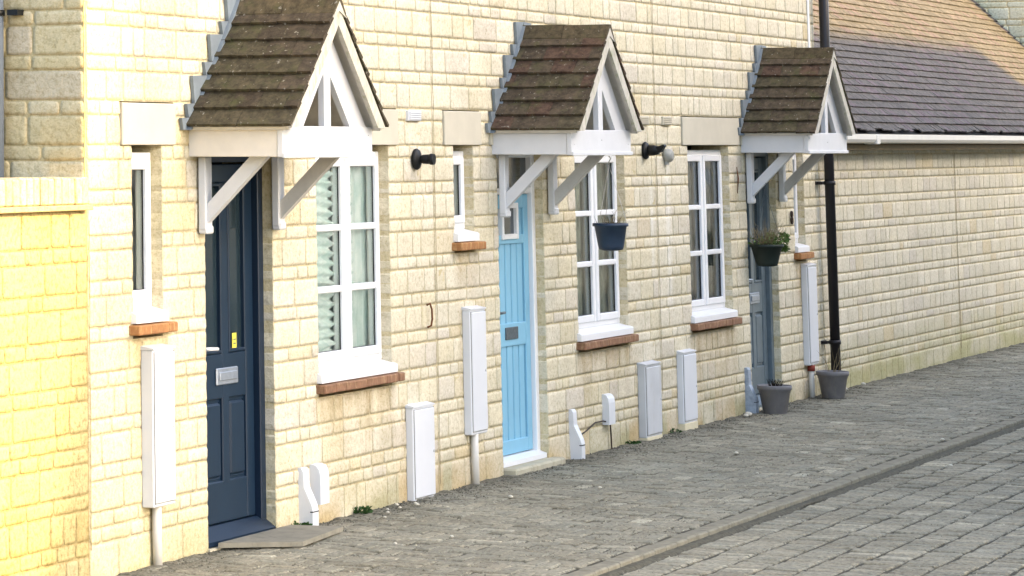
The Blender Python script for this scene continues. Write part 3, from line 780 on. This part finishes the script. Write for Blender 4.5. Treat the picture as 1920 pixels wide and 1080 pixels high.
c3 = canopy(10.40, 'mossy dark tiled porch canopy over the grey-blue door, by the black downpipe', 103, .05, 'whitewood')

# ------------------------------------------------------------------ meter boxes
def meter(x0, x1, z0, z1, d, label, mat='box', pipe=None, base=False, pm='pipewhite', cat='meter box', collar=False):
    t = thing('meter_box', label, cat, ((x0 + x1) / 2, 0, max(0, z0)), 'utility meter boxes on the house fronts')
    m = MB(); m.hull_box([(x0, x1), (-d, .0), (z0, z1 - .006)], .006); m.prism([(-d - .006, z1 - .008), (-d - .006, z1), (.0, z1 + .012), (.0, z1 - .008)], 'x', x0 - .004, x1 + .004)
    m.build('cabinet', mat, t)
    m = MB(); m.hull_box([(x0 + .012, x1 - .012), (-d - .009, -d + .001), (z0 + .02, z1 - .022)], .005)
    dr = m.build('cabinet_door', mat, t)
    m = MB(); frame_rect(m, x0 + .009, x1 - .009, -d - .0035, -d + .002, z0 + .017, z1 - .019, .003, .0003); m.build('seam', 'seamdark', dr)
    m = MB(); m.lathe([(.010, 0), (.009, .004)], (x1 - .035, -d - .0088, (z0 + z1) / 2), (0, -1, 0), 12); m.build('lock', 'boxgrime', dr)
    if pipe: 
        m = MB(); m.tube([(pipe, -.032, z0 + .005), (pipe, -.032, z0 * .5), (pipe + .003, -.034, -.02)], .024, 16); pp = m.build('conduit', pm, t)
        if collar: m = MB(); m.lathe([(.032, 0), (.032, .05)], (pipe, -.032, z0 - .052), (0, 0, 1), 16); m.build('collar', 'redband', pp)
    if base: m = MB(); m.hull_box([(x0 + .005, x1), (-d - .004, 0), (-.01, z0 + .004)], .004); m.build('plinth', 'creambase', t)
meter(-.81, -.555, .30, 1.095, .07, 'tall white meter box under the small sunlit window, left of the navy door', pipe=-.70)
meter(2.87, 3.22, -.01, .555, .05, 'low white ground box just right of the navy-door house window')
meter(3.88, 4.16, .31, 1.095, .055, 'tall white meter box on a pipe, left of the light blue door', pipe=3.98)
meter(7.49, 7.86, .02, .545, .06, 'grimy low grey-white box, left one of the pair between the two right windows', 'boxgrime', base=True)
meter(8.46, 8.80, .05, .580, .05, 'clean low white box on a cream plinth under the third tall window', base=True)
meter(12.12, 12.41, .275, 1.115, .055, 'tall white meter box with red-brown collar beside the black downpipe', pipe=12.24, collar=True)

# conduit covers low on the wall
def hockey(x, label, mat, w=.085, h=.33):
    m = MB(); m.prism([(0, -.01), (-.085, -.01), (-.085, .10), (-.078, .13), (-.034, .225), (-.030, h - .02), (-.018, h), (0, h)], 'x', x, x + w)
    t = thing('conduit_cover', label, 'conduit cover', (x + w / 2, 0, 0), 'bent conduit covers at the wall foot')
    m.build('cover', mat, t)
    m = MB(); m.box(x - .001, x + w + .001, -.0865, -.07, .088, .094); m.build('joint_line', 'black', t)
def rbox(x0, x1, z0, z1, d, label):
    m = MB(); m.prism([(0, z0), (-d, z0), (-d, z1 - .06), (-d * .9, z1 - .03), (-d * .65, z1 - .008), (-d * .3, z1), (0, z1)], 'x', x0, x1)
    solo(m, 'cable_box', 'box', label, 'cable box', 'rounded cable boxes low on the wall')
hockey(1.21, 'bent grey-white conduit cover below the ruffled-curtain window', 'box')
rbox(1.375, 1.505, .115, .335, .065, 'rounded white cable box beside the conduit cover near the navy door')
hockey(5.93, 'bent white conduit cover just right of the light blue door', 'box', .075)
rbox(6.66, 6.80, .175, .385, .05, 'rounded white cable box with dark cables under the second tall window')
hockey(10.30, 'bluish grey conduit cover left of the grey-blue door', 'bluegreyplastic', .08, .36)
m = MB(); m.tube([(6.02, -.02, .24), (6.06, -.02, .17), (6.12, -.018, .145), (6.25, -.018, .165), (6.45, -.016, .205), (6.62, -.018, .205), (6.72, -.03, .19)], .005, 6)
m.tube([(6.74, -.03, .18), (6.76, -.028, .10), (6.76, -.03, .0), (6.82, -.06, .006)], .006, 6)
solo(m, 'cable', 'cable', 'dark cable run along the wall foot between conduit cover and rounded box', 'cable')

# wall lamps and fittings
def lamp(x, z, ln, label, kind):
    t = thing('wall_lamp', label, 'wall lamp', (x, 0, z), 'black wall lamps between the doors')
    m = MB(); m.lathe([(.062, 0), (.066, .012), (.058, .024), (.034, .032), (.020, .040)], (x, -.006, z), (0, -1, 0), 28); m.build('back_plate', 'black', t)
    m = MB()
    if kind == 0: m.lathe([(.022, .0), (.024, .02), (.028, .03), (.030, ln - .035), (.026, ln - .03), (.034, ln - .025), (.034, ln)], (x, -.030, z), (0, -1, 0), 24)
    else:
        m.lathe([(.030, 0), (.040, .012), (.038, .05), (.030, .085)], (x, -.030, z), (0, -1, .06), 24)
        m.prism([(-.10, z - .02), (-.10, z + .025), (-.16, z + .045), (-.165, z + .035), (-.135, z - .01)], 'x', x - .03, x + .03)
    m.build('lamp_body', 'black', t)
lamp(3.10, 2.037, .10, 'black round-backed wall lamp beside the movement joint, left one', 0)
lamp(7.79, 2.083, .12, 'black wall lamp with flared snout, next to the grey dome', 1)
m = MB(); m.lathe([(.050, 0), (.052, .02), (.046, .045), (.030, .062)], (8.30, -.008, 2.045), (0, -1, 0), 24); m.box(8.27, 8.33, -.03, -.012, 1.975, 2.01)
solo(m, 'vent_cowl', 'dome', 'small grey dome fitting right of the flared black lamp', 'vent cowl')
def airbrick(x, z, label, mat):
    t = MB(); t.hull_box([(x, x + .215), (-.020, .02), (z, z + .065)], .003)
    for k in range(4): t.hull_box([(x + .012, x + .203), (-.027, -.0195), (z + .008 + k * .0135, z + .0145 + k * .0135)], .002)
    solo(t, 'air_brick', mat, label, 'air brick', 'louvred air bricks')
airbrick(2.97, 2.270, 'white louvred air brick above the left black wall lamp', 'box')
airbrick(7.66, 2.272, 'cream louvred air brick above the flared black lamp', 'lintel')
airbrick(8.24, 2.272, 'cream louvred air brick above the small grey dome', 'lintel')
m = MB(); m.tube([(3.235, -.012, 1.145), (3.25, -.028, 1.155), (3.275, -.03, 1.12), (3.28, -.03, 1.06), (3.265, -.028, 1.02), (3.245, -.012, 1.01)], .006, 8)
solo(m, 'hook', 'rust', 'rusty curved iron hook between the ruffled-curtain window and the tall box', 'hook')
m = MB(); m.tube([(10.22, -.012, 1.95), (10.225, -.02, 1.86), (10.222, -.012, 1.74)], [.003, .007, .003], 6)
solo(m, 'iron_bar', 'rust', 'thin rusty bar on the wall left of the third canopy', 'iron bar')
# house number 8
m = MB()
for zc, rr in ((1.545, .022), (1.495, .026)):
    pts = [(11.83 + rr * .8 * math.cos(2 * math.pi * i / 14), -.018, zc + rr * math.sin(2 * math.pi * i / 14)) for i in range(15)]
    m.tube(pts, .009, 6)
solo(m, 'house_number', 'cable', 'dark number 8 on the stone right of the grey-blue door', 'house number')

# ------------------------------------------------------------------ downpipes
t = thing('downpipe', 'black downpipe at the house corner, running down behind the right pot', 'downpipe', (12.93, -.09, 0))
m = MB(); PXX = 12.80; m.tube([(PXX, -.10, .10), (PXX, -.10, 2.4), (PXX, -.10, 5.0)], .042, 20); m.build('pipe', 'blackpipe', t)
for z in (1.78, .42, 3.6):
    m = MB(); m.lathe([(.050, 0), (.050, .035)], (PXX, -.10, z), (0, 0, 1), 20); m.box(PXX - .10, PXX - .04, -.06, -.004, z + .005, z + .03); m.box(PXX - .11, PXX + .06, -.012, -.003, z + .003, z + .032); m.build('bracket', 'blackpipe', t)
m = MB(); m.hull_box([(12.60, 12.655), (-.012, -.002), (2.85, 5.0)], .002)
m.build('trim_strip', 'white', h3)
t = thing('downpipe', 'blue-grey downpipe on the shaded gable at the left edge of the view', 'downpipe', (X1 - .1, .52, 1.9))
m = MB(); m.tube([(X1 - .08, .475, 1.2), (X1 - .08, .475, 5.0)], .045, 20); m.build('pipe', 'slatepipe', t)
m = MB(); m.lathe([(.052, 0), (.052, .03)], (X1 - .08, .475, 2.77), (0, 0, 1), 20); m.box(X1 - .09, X1 - .02, .34, .40, 2.772, 2.80); m.build('bracket', 'black', t)

# ------------------------------------------------------------------ baskets, pots, plants
def leaves(mb, c, n, r, h, size, rnd, up=.6):
    for k in range(n):
        a = rnd.uniform(0, 6.28); q = r * math.sqrt(rnd.random()); z = c[2] + h * rnd.random() ** 1.3
        p = Vector((c[0] + q * math.cos(a), c[1] + q * math.sin(a), z)); s_ = size * rnd.uniform(.6, 1.3)
        d = Vector((math.cos(a) + rnd.uniform(-.6, .6), math.sin(a) + rnd.uniform(-.6, .6), rnd.uniform(-.3, 1) * up)).normalized()
        e = d.cross(Vector((rnd.uniform(-1, 1), rnd.uniform(-1, 1), rnd.uniform(-1, 1)))).normalized() * s_ * .32
        i = [mb.vert(p), mb.vert(p + d * s_ * .5 + e), mb.vert(p + d * s_ + Vector((0, 0, -.15 * s_))), mb.vert(p + d * s_ * .5 - e)]
        mb.face(*i)
def stems(mb, c, n, r, h, rnd, rad=.0018, lean=(0, 0)):
    for k in range(n):
        a = rnd.uniform(0, 6.28); q = r * rnd.random(); p = Vector((c[0] + q * math.cos(a), c[1] + q * math.sin(a), c[2])); pts = [p.copy()]
        d = Vector((.35 * math.cos(a) + lean[0], .35 * math.sin(a) + lean[1], 1)).normalized()
        for j in range(4):
            p = p + d * h * rnd.uniform(.7, 1.1) / 4; d = (d + Vector((rnd.uniform(-.3, .3), rnd.uniform(-.3, .3), rnd.uniform(-.2, .2)))).normalized(); pts.append(p.copy())
        mb.tube(pts, [rad, rad, rad * .8, rad * .6, rad * .4], 4)
def basket(c, r0, r1, h, mat, label, hang, plant, seed):
    x, y, z = c; rnd = random.Random(seed)
    t = thing('hanging_basket', label, 'hanging basket', (x, y, z), 'plastic hanging baskets below the canopies')
    m = MB(); m.lathe([(r1 * .55, 0), (r1 * .92, .008), (r1, .03), (r0 * .95, h - .022), (r0 * 1.06, h - .020), (r0 * 1.06, h), (r0 * .98, h + .002), (r0 * .93, h - .02)], c, (0, 0, 1), 40, cap=True); m.build('bowl', mat, t)
    m = MB(); m.lathe([(r0 * .94, h - .03), (r0 * .8, h - .008), (.02, h + .004)], c, (0, 0, 1), 30); m.build('soil', 'soil', t)
    m = MB(); top = Vector(hang)
    for k in range(3):
        a = 2.1 * k + .6; e = Vector((x + r0 * math.cos(a), y + r0 * math.sin(a), z + h)); m.tube([e, e.lerp(top, .5), top], .0018, 6)
    m.tube([top, top + Vector((0, 0, .02)), top + Vector((0, -.015, .045)), top + Vector((0, .0, .06))], .004, 6)
    m.build('hanger', 'dullmetal' if plant else 'pipewhite', t)
    if plant:
        m = MB(); leaves(m, (x, y, z + h), 150, r0 * 1.05, .06, .026, rnd); leaves(m, (x + r0 * 1.05, y - .05, z + h - .06), 230, .075, .15, .040, rnd); m.build('foliage', 'leaf', t)
        m = MB(); stems(m, (x, y, z + h), 110, r0, .15, rnd, .0014); stems(m, (x + r0 * .6, y, z + h), 26, .05, .24, rnd, .0014, lean=(.35, 0)); stems(m, (x - r0 * .8, y, z + h), 8, .03, .08, rnd, lean=(-.8, 0)); m.build('dry_stems', 'dry', t)
    else:
        m = MB(); stems(m, (x, y, z + h), 26, r0 * .9, .05, rnd); stems(m, (x + r0 * .7, y, z + h - .01), 5, .02, .17, rnd, lean=(1.4, 0)); m.build('dry_stems', 'dry', t)
    return t
basket((5.64, -.42, 1.418), .112, .085, .182, 'basketblue', 'dark blue hanging basket in front of the second tall window', (5.64, -.42, 1.99), False, 4)
basket((10.52, -.15, 1.155), .128, .088, .175, 'basketblack', 'black hanging basket with green plants in front of the grey-blue door', (10.52, -.15, 1.77), True, 8)
def pot(c, label, seed, twig):
    rnd = random.Random(seed); t = thing('plant_pot', label, 'plant pot', c, 'grey plastic pots at the wall foot')
    m = MB(); m.lathe([(.088, 0), (.092, .006), (.118, .165), (.122, .168), (.124, .185), (.134, .190), (.136, .222), (.128, .226), (.120, .222), (.112, .19)], c, (0, 0, 1), 44); m.build('pot_body', 'pot', t)
    m = MB(); m.lathe([(.114, .188), (.08, .198), (.01, .204)], c, (0, 0, 1), 30); m.build('soil', 'soil', t)
    m = MB()
    if twig: stems(m, (c[0] + .03, c[1], c[2] + .19), 11, .07, .26, rnd, .0016, (.25, 0)); m.build('dry_twigs', 'dry', t)
    else:
        stems(m, (c[0] - .01, c[1], c[2] + .2), 30, .06, .08, rnd, .003); m.build('dry_stalks', 'soil', t)
    return t
pot((10.40, -.21, 0.0), 'grey plant pot standing in front of the grey-blue door', 21, False)
pot((12.28, -.20, 0.0), 'grey plant pot with dry twigs at the foot of the black downpipe', 22, True)
def tuft(x, y, n, h, label, seed, mat='weed'):
    rnd = random.Random(seed); m = MB(); leaves(m, (x, y, 0.0), n, .05, h, .03, rnd, 1.2); solo(m, 'weed_tuft', mat, label, 'weed', 'weed tufts at the wall foot')
tuft(1.12, -.05, 90, .03, 'small green weed tuft left of the conduit cover by the navy door', 1)
tuft(2.05, -.03, 90, .035, 'low mossy weed tuft under the ruffled-curtain window', 2)
tuft(7.2, -.03, 40, .015, 'mossy weed tuft left of the grimy low box', 3)
tuft(8.25, -.03, 40, .02, 'weed tuft between the two low white boxes', 4)
# steps
m = MB(); m.prism([(.06, -.028), (.34, -.39), (1.10, -.31), (1.03, -.028)], 'z', .012, .038)
solo(m, 'doorstep', 'slab', 'thin worn grey-brown board laid before the navy door', 'doorstep')
m = MB(); m.hull_box([(4.62, 5.60), (-.085, .05), (-.01, .042)], .012)
solo(m, 'doorstep', 'stepstone', 'cream stone doorstep below the light blue door', 'doorstep')
m = MB(); m.hull_box([(-.01, .90), (-.015, .28), (-.02, .010)], .004); m.build('step', 'stepstone', h1)
m = MB(); m.hull_box([(10.5, 11.43), (-.03, .28), (-.02, .022)], .01); m.build('step', 'stepstone', h3)

# ------------------------------------------------------------------ ground
def paving_material(name, rot, bw, bh, base, joint, jw, contrast, rows=0):
    m, nt, b = new_mat(name); p = pos(nt)
    br = nt.nodes.new('ShaderNodeTexBrick'); br.inputs['Scale'].default_value = 1.0
    br.inputs['Brick Width'].default_value = bw; br.inputs['Row Height'].default_value = bh; br.inputs['Mortar Size'].default_value = jw
    br.inputs['Mortar Smooth'].default_value = 0.6; br.inputs['Bias'].default_value = 0.0
    br.inputs['Color1'].default_value = (*[x * 1.22 for x in base], 1); br.inputs['Color2'].default_value = (*[x * .78 for x in base], 1)
    br.inputs['Mortar'].default_value = (*joint, 1)
    wob = nt.nodes.new('ShaderNodeVectorMath'); wob.operation = 'MULTIPLY_ADD'
    nn = nt.nodes.new('ShaderNodeTexNoise'); nn.inputs['Scale'].default_value = 3.0; nt.links.new(p, nn.inputs['Vector'])
    nt.links.new(nn.outputs['Color'], wob.inputs[0]); wob.inputs[1].default_value = (.02, .02, 0); nt.links.new(p, wob.inputs[2])
    nt.links.new(scaled(nt, wob.outputs[0], (1, 1, 1), (0, 0, rot)), br.inputs['Vector'])
    n1 = noise_tex(nt, p, 26, 6, 0.7); n2 = noise_tex(nt, p, 1.3, 4, 0.6); n3 = noise_tex(nt, p, 90, 3, 0.6)
    c = mixrgb(nt, 1.0, br.outputs['Color'], ramp(nt, n1, [(0.30, contrast), (0.52, 1.0), (0.75, 1.25)]), 'MULTIPLY')
    c = mixrgb(nt, 1.0, c, ramp(nt, n2, [(0.3, (0.80, 0.80, 0.78)), (0.7, (1.12, 1.12, 1.10))]), 'MULTIPLY')
    c = mixrgb(nt, ramp(nt, n3, [(0.66, 0.0), (0.74, 0.8)]), c, (0.50, 0.46, 0.35, 1))
    n4 = noise_tex(nt, scaled(nt, p, (1.0, 1.6, 1)), 9, 5, 0.75, .6)
    c = mixrgb(nt, ramp(nt, n4, [(0.60, 0.0), (0.68, 0.55)]), c, (0.46, 0.42, 0.32, 1))
    c = mixrgb(nt, ramp(nt, n4, [(0.34, 0.55), (0.42, 0.0)]), c, (0.12, 0.11, 0.08, 1))
    sp = nt.nodes.new('ShaderNodeSeparateXYZ'); nt.links.new(p, sp.inputs[0])
    if rows:   # open bed joints between the courses
        sw = nt.nodes.new('ShaderNodeSeparateXYZ'); nt.links.new(wob.outputs[0], sw.inputs[0])
        a = nt.nodes.new('ShaderNodeMath'); a.operation = 'MULTIPLY'; nt.links.new(sw.outputs[1], a.inputs[0]); a.inputs[1].default_value = 1 / rows
        q = nt.nodes.new('ShaderNodeMath'); q.operation = 'PINGPONG'; nt.links.new(a.outputs[0], q.inputs[0]); q.inputs[1].default_value = .5
        br_ = nt.nodes.new('ShaderNodeMath'); br_.operation = 'MULTIPLY_ADD'; nt.links.new(noise_tex(nt, p, 7, 4, .7), br_.inputs[0]); br_.inputs[1].default_value = .10; nt.links.new(q.outputs[0], br_.inputs[2])
        c = mixrgb(nt, ramp(nt, br_.outputs[0], [(.065, 0.85), (.125, 0.0)]), c, (0.085, 0.078, 0.056, 1))
    # silt and moss gathered along the wall foot
    ad = nt.nodes.new('ShaderNodeMath'); ad.operation = 'MULTIPLY_ADD'; nt.links.new(noise_tex(nt, p, 3.5, 5, .7), ad.inputs[0]); ad.inputs[1].default_value = .9; nt.links.new(sp.outputs[1], ad.inputs[2])
    f = ramp(nt, ad.outputs[0], [(0.10, 0.0), (0.42, 0.75)])
    c = mixrgb(nt, f, c, mixrgb(nt, ramp(nt, n1, [(.42, 0), (.6, 1)]), (0.035, 0.032, 0.024, 1), (0.15, 0.14, 0.11, 1)))
    nt.links.new(c, b.inputs['Base Color']); b.inputs['Roughness'].default_value = .95; b.inputs['Specular IOR Level'].default_value = .12
    v = bump(nt, b, br.outputs['Fac'], -.5, .008)
    bump(nt, b, n1, .8, .012, v); return m
M['pave'] = paving_material('block_pavement', R(90), .2, .1, (0.275, 0.254, 0.196), (0.18, 0.166, 0.128), .008, .60)
M['road'] = paving_material('block_road', 0, .105, .19, (0.275, 0.254, 0.196), (0.20, 0.184, 0.142), .010, .60, .19)
M['kerbm'] = simple('kerb_blocks', (0.27, 0.25, 0.188), .95, .1, 18, .35, .6, 40)
M['gutterdark'] = simple('kerb_dark_band', (0.13, 0.12, 0.088), .95, .1, 30, .55, .8, 50, dirt=(0.16, 0.155, 0.13))  # darker band along the foot of the kerb
M['earth'] = simple('far_ground', (0.15, 0.145, 0.12), .95, .1, .5, .3)
def sheet(x0, x1, y0, y1, z, nx, ny, amp, name, mat):
    m = MB(); rows = []
    for j in range(ny + 1):
        row = []
        for i in range(nx + 1):
            x = x0 + (x1 - x0) * i / nx; y = y0 + (y1 - y0) * j / ny
            row.append(m.vert((x, y, z + amp * (noise.noise((x * 3, y * 3, 1)) + .5 * noise.noise((x * 9, y * 9, 4))))))
        rows.append(row)
    for j in range(ny):
        for i in range(nx): m.face(rows[j][i], rows[j][i + 1], rows[j + 1][i + 1], rows[j + 1][i], smooth=True)
    return struct(m.build(name, mat))
KY = -1.93
def sett_material():
    m, nt, b = new_mat('concrete_setts'); at = nt.nodes.new('ShaderNodeAttribute'); at.attribute_name = 'tint'; p = pos(nt)
    n1 = noise_tex(nt, p, 38, 5, .75); n2 = noise_tex(nt, p, 1.1, 4, .6); n3 = noise_tex(nt, p, 60, 3, .6)
    c = mixrgb(nt, 1.0, at.outputs['Color'], ramp(nt, n1, [(.30, .50), (.52, 1.0), (.72, 1.40)]), 'MULTIPLY')
    c = mixrgb(nt, 1.0, c, ramp(nt, n2, [(.32, (.80, .80, .78)), (.68, (1.12, 1.12, 1.10))]), 'MULTIPLY')
    c = mixrgb(nt, ramp(nt, n3, [(.66, 0.0), (.74, .7)]), c, (.48, .46, .38, 1))
    sp = nt.nodes.new('ShaderNodeSeparateXYZ'); nt.links.new(p, sp.inputs[0])
    ad = nt.nodes.new('ShaderNodeMath'); ad.operation = 'MULTIPLY_ADD'; nt.links.new(noise_tex(nt, p, 3.5, 5, .7), ad.inputs[0]); ad.inputs[1].default_value = .9; nt.links.new(sp.outputs[1], ad.inputs[2])
    c = mixrgb(nt, ramp(nt, ad.outputs[0], [(.06, 0.0), (.44, .7)]), c, mixrgb(nt, ramp(nt, n1, [(.42, 0), (.6, 1)]), (.05, .047, .036, 1), (.17, .16, .125, 1)))
    nt.links.new(c, b.inputs['Base Color']); b.inputs['Roughness'].default_value = .95; b.inputs['Specular IOR Level'].default_value = .1
    bump(nt, b, n1, .7, .010); return m
M['sett'] = sett_material()
M['jointsand'] = simple('joint_sand', (0.11, 0.102, 0.078), .95, .05, 40, .5, .6, 70)
def sett(mb, x0, x1, y0, y1, zb, rnd, gx, gy, wear=1.0):
    x0 += gx; x1 -= gx; y0 += gy; y1 -= gy; ch = .011; h = .0 + rnd.uniform(-.0045, .0045) * wear + zb
    tx, ty = rnd.uniform(-.035, .035) * wear, rnd.uniform(-.035, .035) * wear
    k = rnd.uniform(.86, 1.13)
    if rnd.random() < .05: k *= 1.35
    w_ = rnd.uniform(-.02, .02); col = (.275 * k * (1 + w_), .256 * k, .197 * k * (1 - w_))
    cx, cy = (x0 + x1) / 2, (y0 + y1) / 2; T = []; E_ = []; G = []
    j = lambda: rnd.uniform(-.0025, .0025)
    for (a, b) in ((x0, y0), (x1, y0), (x1, y1), (x0, y1)):
        sx = 1 if a < cx else -1; sy = 1 if b < cy else -1
        T.append(mb.vert((a + sx * ch + j(), b + sy * ch + j(), h + tx * (a - cx) + ty * (b - cy)), col))
        E_.append(mb.vert((a + j(), b + j(), h - .008 + tx * (a - cx) + ty * (b - cy)), lerp(col, (.13, .12, .09), .45)))
        G.append(mb.vert((a, b, h - .03), (.13, .12, .09)))
    mb.face(*T)
    for q in range(4):
        n = (q + 1) % 4; mb.face(E_[q], E_[n], T[n], T[q], smooth=False); mb.face(G[q], G[n], E_[n], E_[q])
pm = MB(); rnd = random.Random(61); u = .1
for m_ in range(-110, 340):          # herringbone pavement blocks
    for k in range(-22, 3):
        ox, oy = (k + 4 * m_ ) * u, k * u
        for (a, b, c_, d) in ((0, 2, 0, 1), (2, 3, -1, 1)):
            x0, x1, y0, y1 = ox + a * u, ox + b * u, oy + c_ * u, oy + d * u
            y0c, y1c = max(y0, KY + .002), min(y1, .05)
            if x1 < -5 or x0 > 28 or y1c - y0c < .03: continue
            sett(pm, x0, x1, y0c, y1c, .002, rnd, .0022, .0022)
struct(pm.build('pavement', 'sett'))
sheet(-6, 32, KY - .05, .06, -.006, 760, 40, .002, 'pavement_bedding', 'jointsand')
pm = MB(); y = KY - .155; rnd = random.Random(62)
while y > -7.2:
    x = -4 + rnd.uniform(0, .1)
    while x < 30: sett(pm, x, x + .1, y - .19, y, -.032, rnd, .0018, .009); x += .1
    y -= .19
struct(pm.build('road', 'sett'))
sheet(-6, 32, -11.9, KY - .02, -.041, 500, 120, .002, 'road_bedding', 'jointsand')
m = MB(); rnd = random.Random(12); x = -6
while x < 32:
    L = .2; m.hull_box([(x + .003, x + L - .003), (KY - .10, KY + .0), (-.10, .003 + rnd.uniform(-.003, .004))], .008); x += L
struct(m.build('kerb', 'kerbm'))
m = MB()
rows = []; nx = 760
for j in range(5):
    row = []
    for i in range(nx + 1):
        x = -6 + 38 * i / nx; y = KY - .095 - .06 * j / 4 + .03 * noise.noise((x * 1.3, j, 0)) * (j / 4)
        row.append(m.vert((x, y, -.022 - .002 * j - (.015 if j == 4 else 0) + .003 * noise.noise((x * 8, y * 8, 2)))))
    rows.append(row)
for j in range(4):
    for i in range(nx): m.face(rows[j][i], rows[j + 1][i], rows[j + 1][i + 1], rows[j][i + 1], smooth=True)
struct(m.build('road_gutter', 'gutterdark'))
m = MB(); m.box(-300, 400, -300, 300, -.5, -.12); struct(m.build('ground', 'earth'))
# loose pale chips
rnd = random.Random(31); spots = [(2.30, -.10), (2.42, -.13), (2.55, -.06), (2.62, -.16), (2.70, -.12), (2.15, -.16), (1.2, -.9), (3.3, -.5), (.75, -.75), (8.6, -1.9), (7.0, -2.3), (1.9, -.24),
    (13.2, -.07), (13.9, -.06), (9.95, -.10), (10.05, -.09), (5.5, -1.4), (8.9, -.6), (6.8, -.9), (4.1, -.8)]
for k, (x, y) in enumerate(spots):
    m = MB(); r = rnd.uniform(.010, .018) * (1.8 if 11 < k < 16 else 1); z = 0.002 if y > KY else -.032
    m.lathe([(r * .5, 0), (r, r * .35), (r * .85, r * .8), (r * .3, r * 1.05)], (x, y, z), (0, 0, 1), 7)
    solo(m, 'stone_chip', 'chip', 'small pale stone chip lying loose on the grey paving', 'stone chip', 'pale stone chips on the paving')
# fine grit and leaf litter along the wall foot
m = MB(); rnd = random.Random(44)
for k in range(2600):
    x = rnd.uniform(-.9, 14); y = -.012 - abs(rnd.gauss(0, .12)); r = rnd.uniform(.003, .008)
    if y < -.6: continue
    a = rnd.uniform(0, 6.28); p = [(x + r * math.cos(a + q) * rnd.uniform(.6, 1.3), y + r * math.sin(a + q) * rnd.uniform(.6, 1.3)) for q in (0, 1.5, 3.1, 4.6)]
    kk = m.vert((x, y, .003 + r * .7)); ids = [m.vert((q[0], q[1], .0)) for q in p]
    for i in range(4): m.face(ids[i], ids[(i + 1) % 4], kk)
o = m.build('wall_foot_grit', simple('grit', (0.15, 0.14, 0.11), .95, .1, 30, .7), None); o['kind'] = 'stuff'

m = MB(); rnd = random.Random(46)
for k in range(15000):
    if k < 11000: x = rnd.uniform(-.9, 20) if k % 2 else rnd.uniform(-.9, 9); y = rnd.uniform(KY + .02, -.03); z = .001
    else: x = rnd.uniform(-.5, 16); y = rnd.uniform(-4.6, KY - .12); z = -.034
    r = rnd.uniform(.003, .0075) * (1.5 if rnd.random() < .06 else 1); a = rnd.uniform(0, 6.28)
    v = rnd.choice((.9, 1.0, 1.15, 1.5, .55)) * rnd.uniform(.85, 1.15); col = (.262 * v, .245 * v, .19 * v)
    ids = [m.vert((x + r * math.cos(a + q) * rnd.uniform(.6, 1.4), y + r * math.sin(a + q) * rnd.uniform(.6, 1.4), z - .004), col) for q in (0, 1.3, 2.5, 3.8, 5.1)]
    kk = m.vert((x + rnd.uniform(-.3, .3) * r, y + rnd.uniform(-.3, .3) * r, z + r * rnd.uniform(.35, .8)), col)
    for i in range(5): m.face(ids[i], ids[(i + 1) % 5], kk)
o = m.build('loose_grit', 'sett', None); o['kind'] = 'stuff'
# ------------------------------------------------------------------ house across the street (throws the shade)
YO = -12.0
oh = thing('opposite_house', 'long stone house across the street that shades the terrace, outside the view', 'house', (14, YO, 0))
proj = lambda x, y, z: (x + K * (y - YO), z + EL * (y - YO))
A = proj(16.07, .727, 3.137); B = proj(23.33, .812, 3.222); Cc = proj(23.87, .384, 2.794); E0 = proj(-.62, 0, 0)
dx, dz = Cc[0] - B[0], Cc[1] - B[1]
prof = [(E0[0], -.1), (E0[0], (A[1] + B[1]) / 2), (B[0], B[1]), (B[0] + dx * 4, B[1] + dz * 4), (B[0] + dx * 4 + 6, B[1] + dz * 4), (B[0] + dx * 4 + 6, -.1)]
m = MB(); m.prism(prof, 'y', YO, YO - 8); m.build('wall', 'oppstone', oh)
m = MB()
for f in range(3):
    for k in range(7):
        x = E0[0] + 1.6 + k * 3.3; z = .9 + f * 2.7
        if z + 1.3 < 8.6: m.hull_box([(x, x + 1.1), (YO - .01, YO + .04), (z, z + 1.25)], .01)
m.build('window', 'oppglass', oh)

for o in bpy.data.objects:
    if '_o' in o: del o['_o']
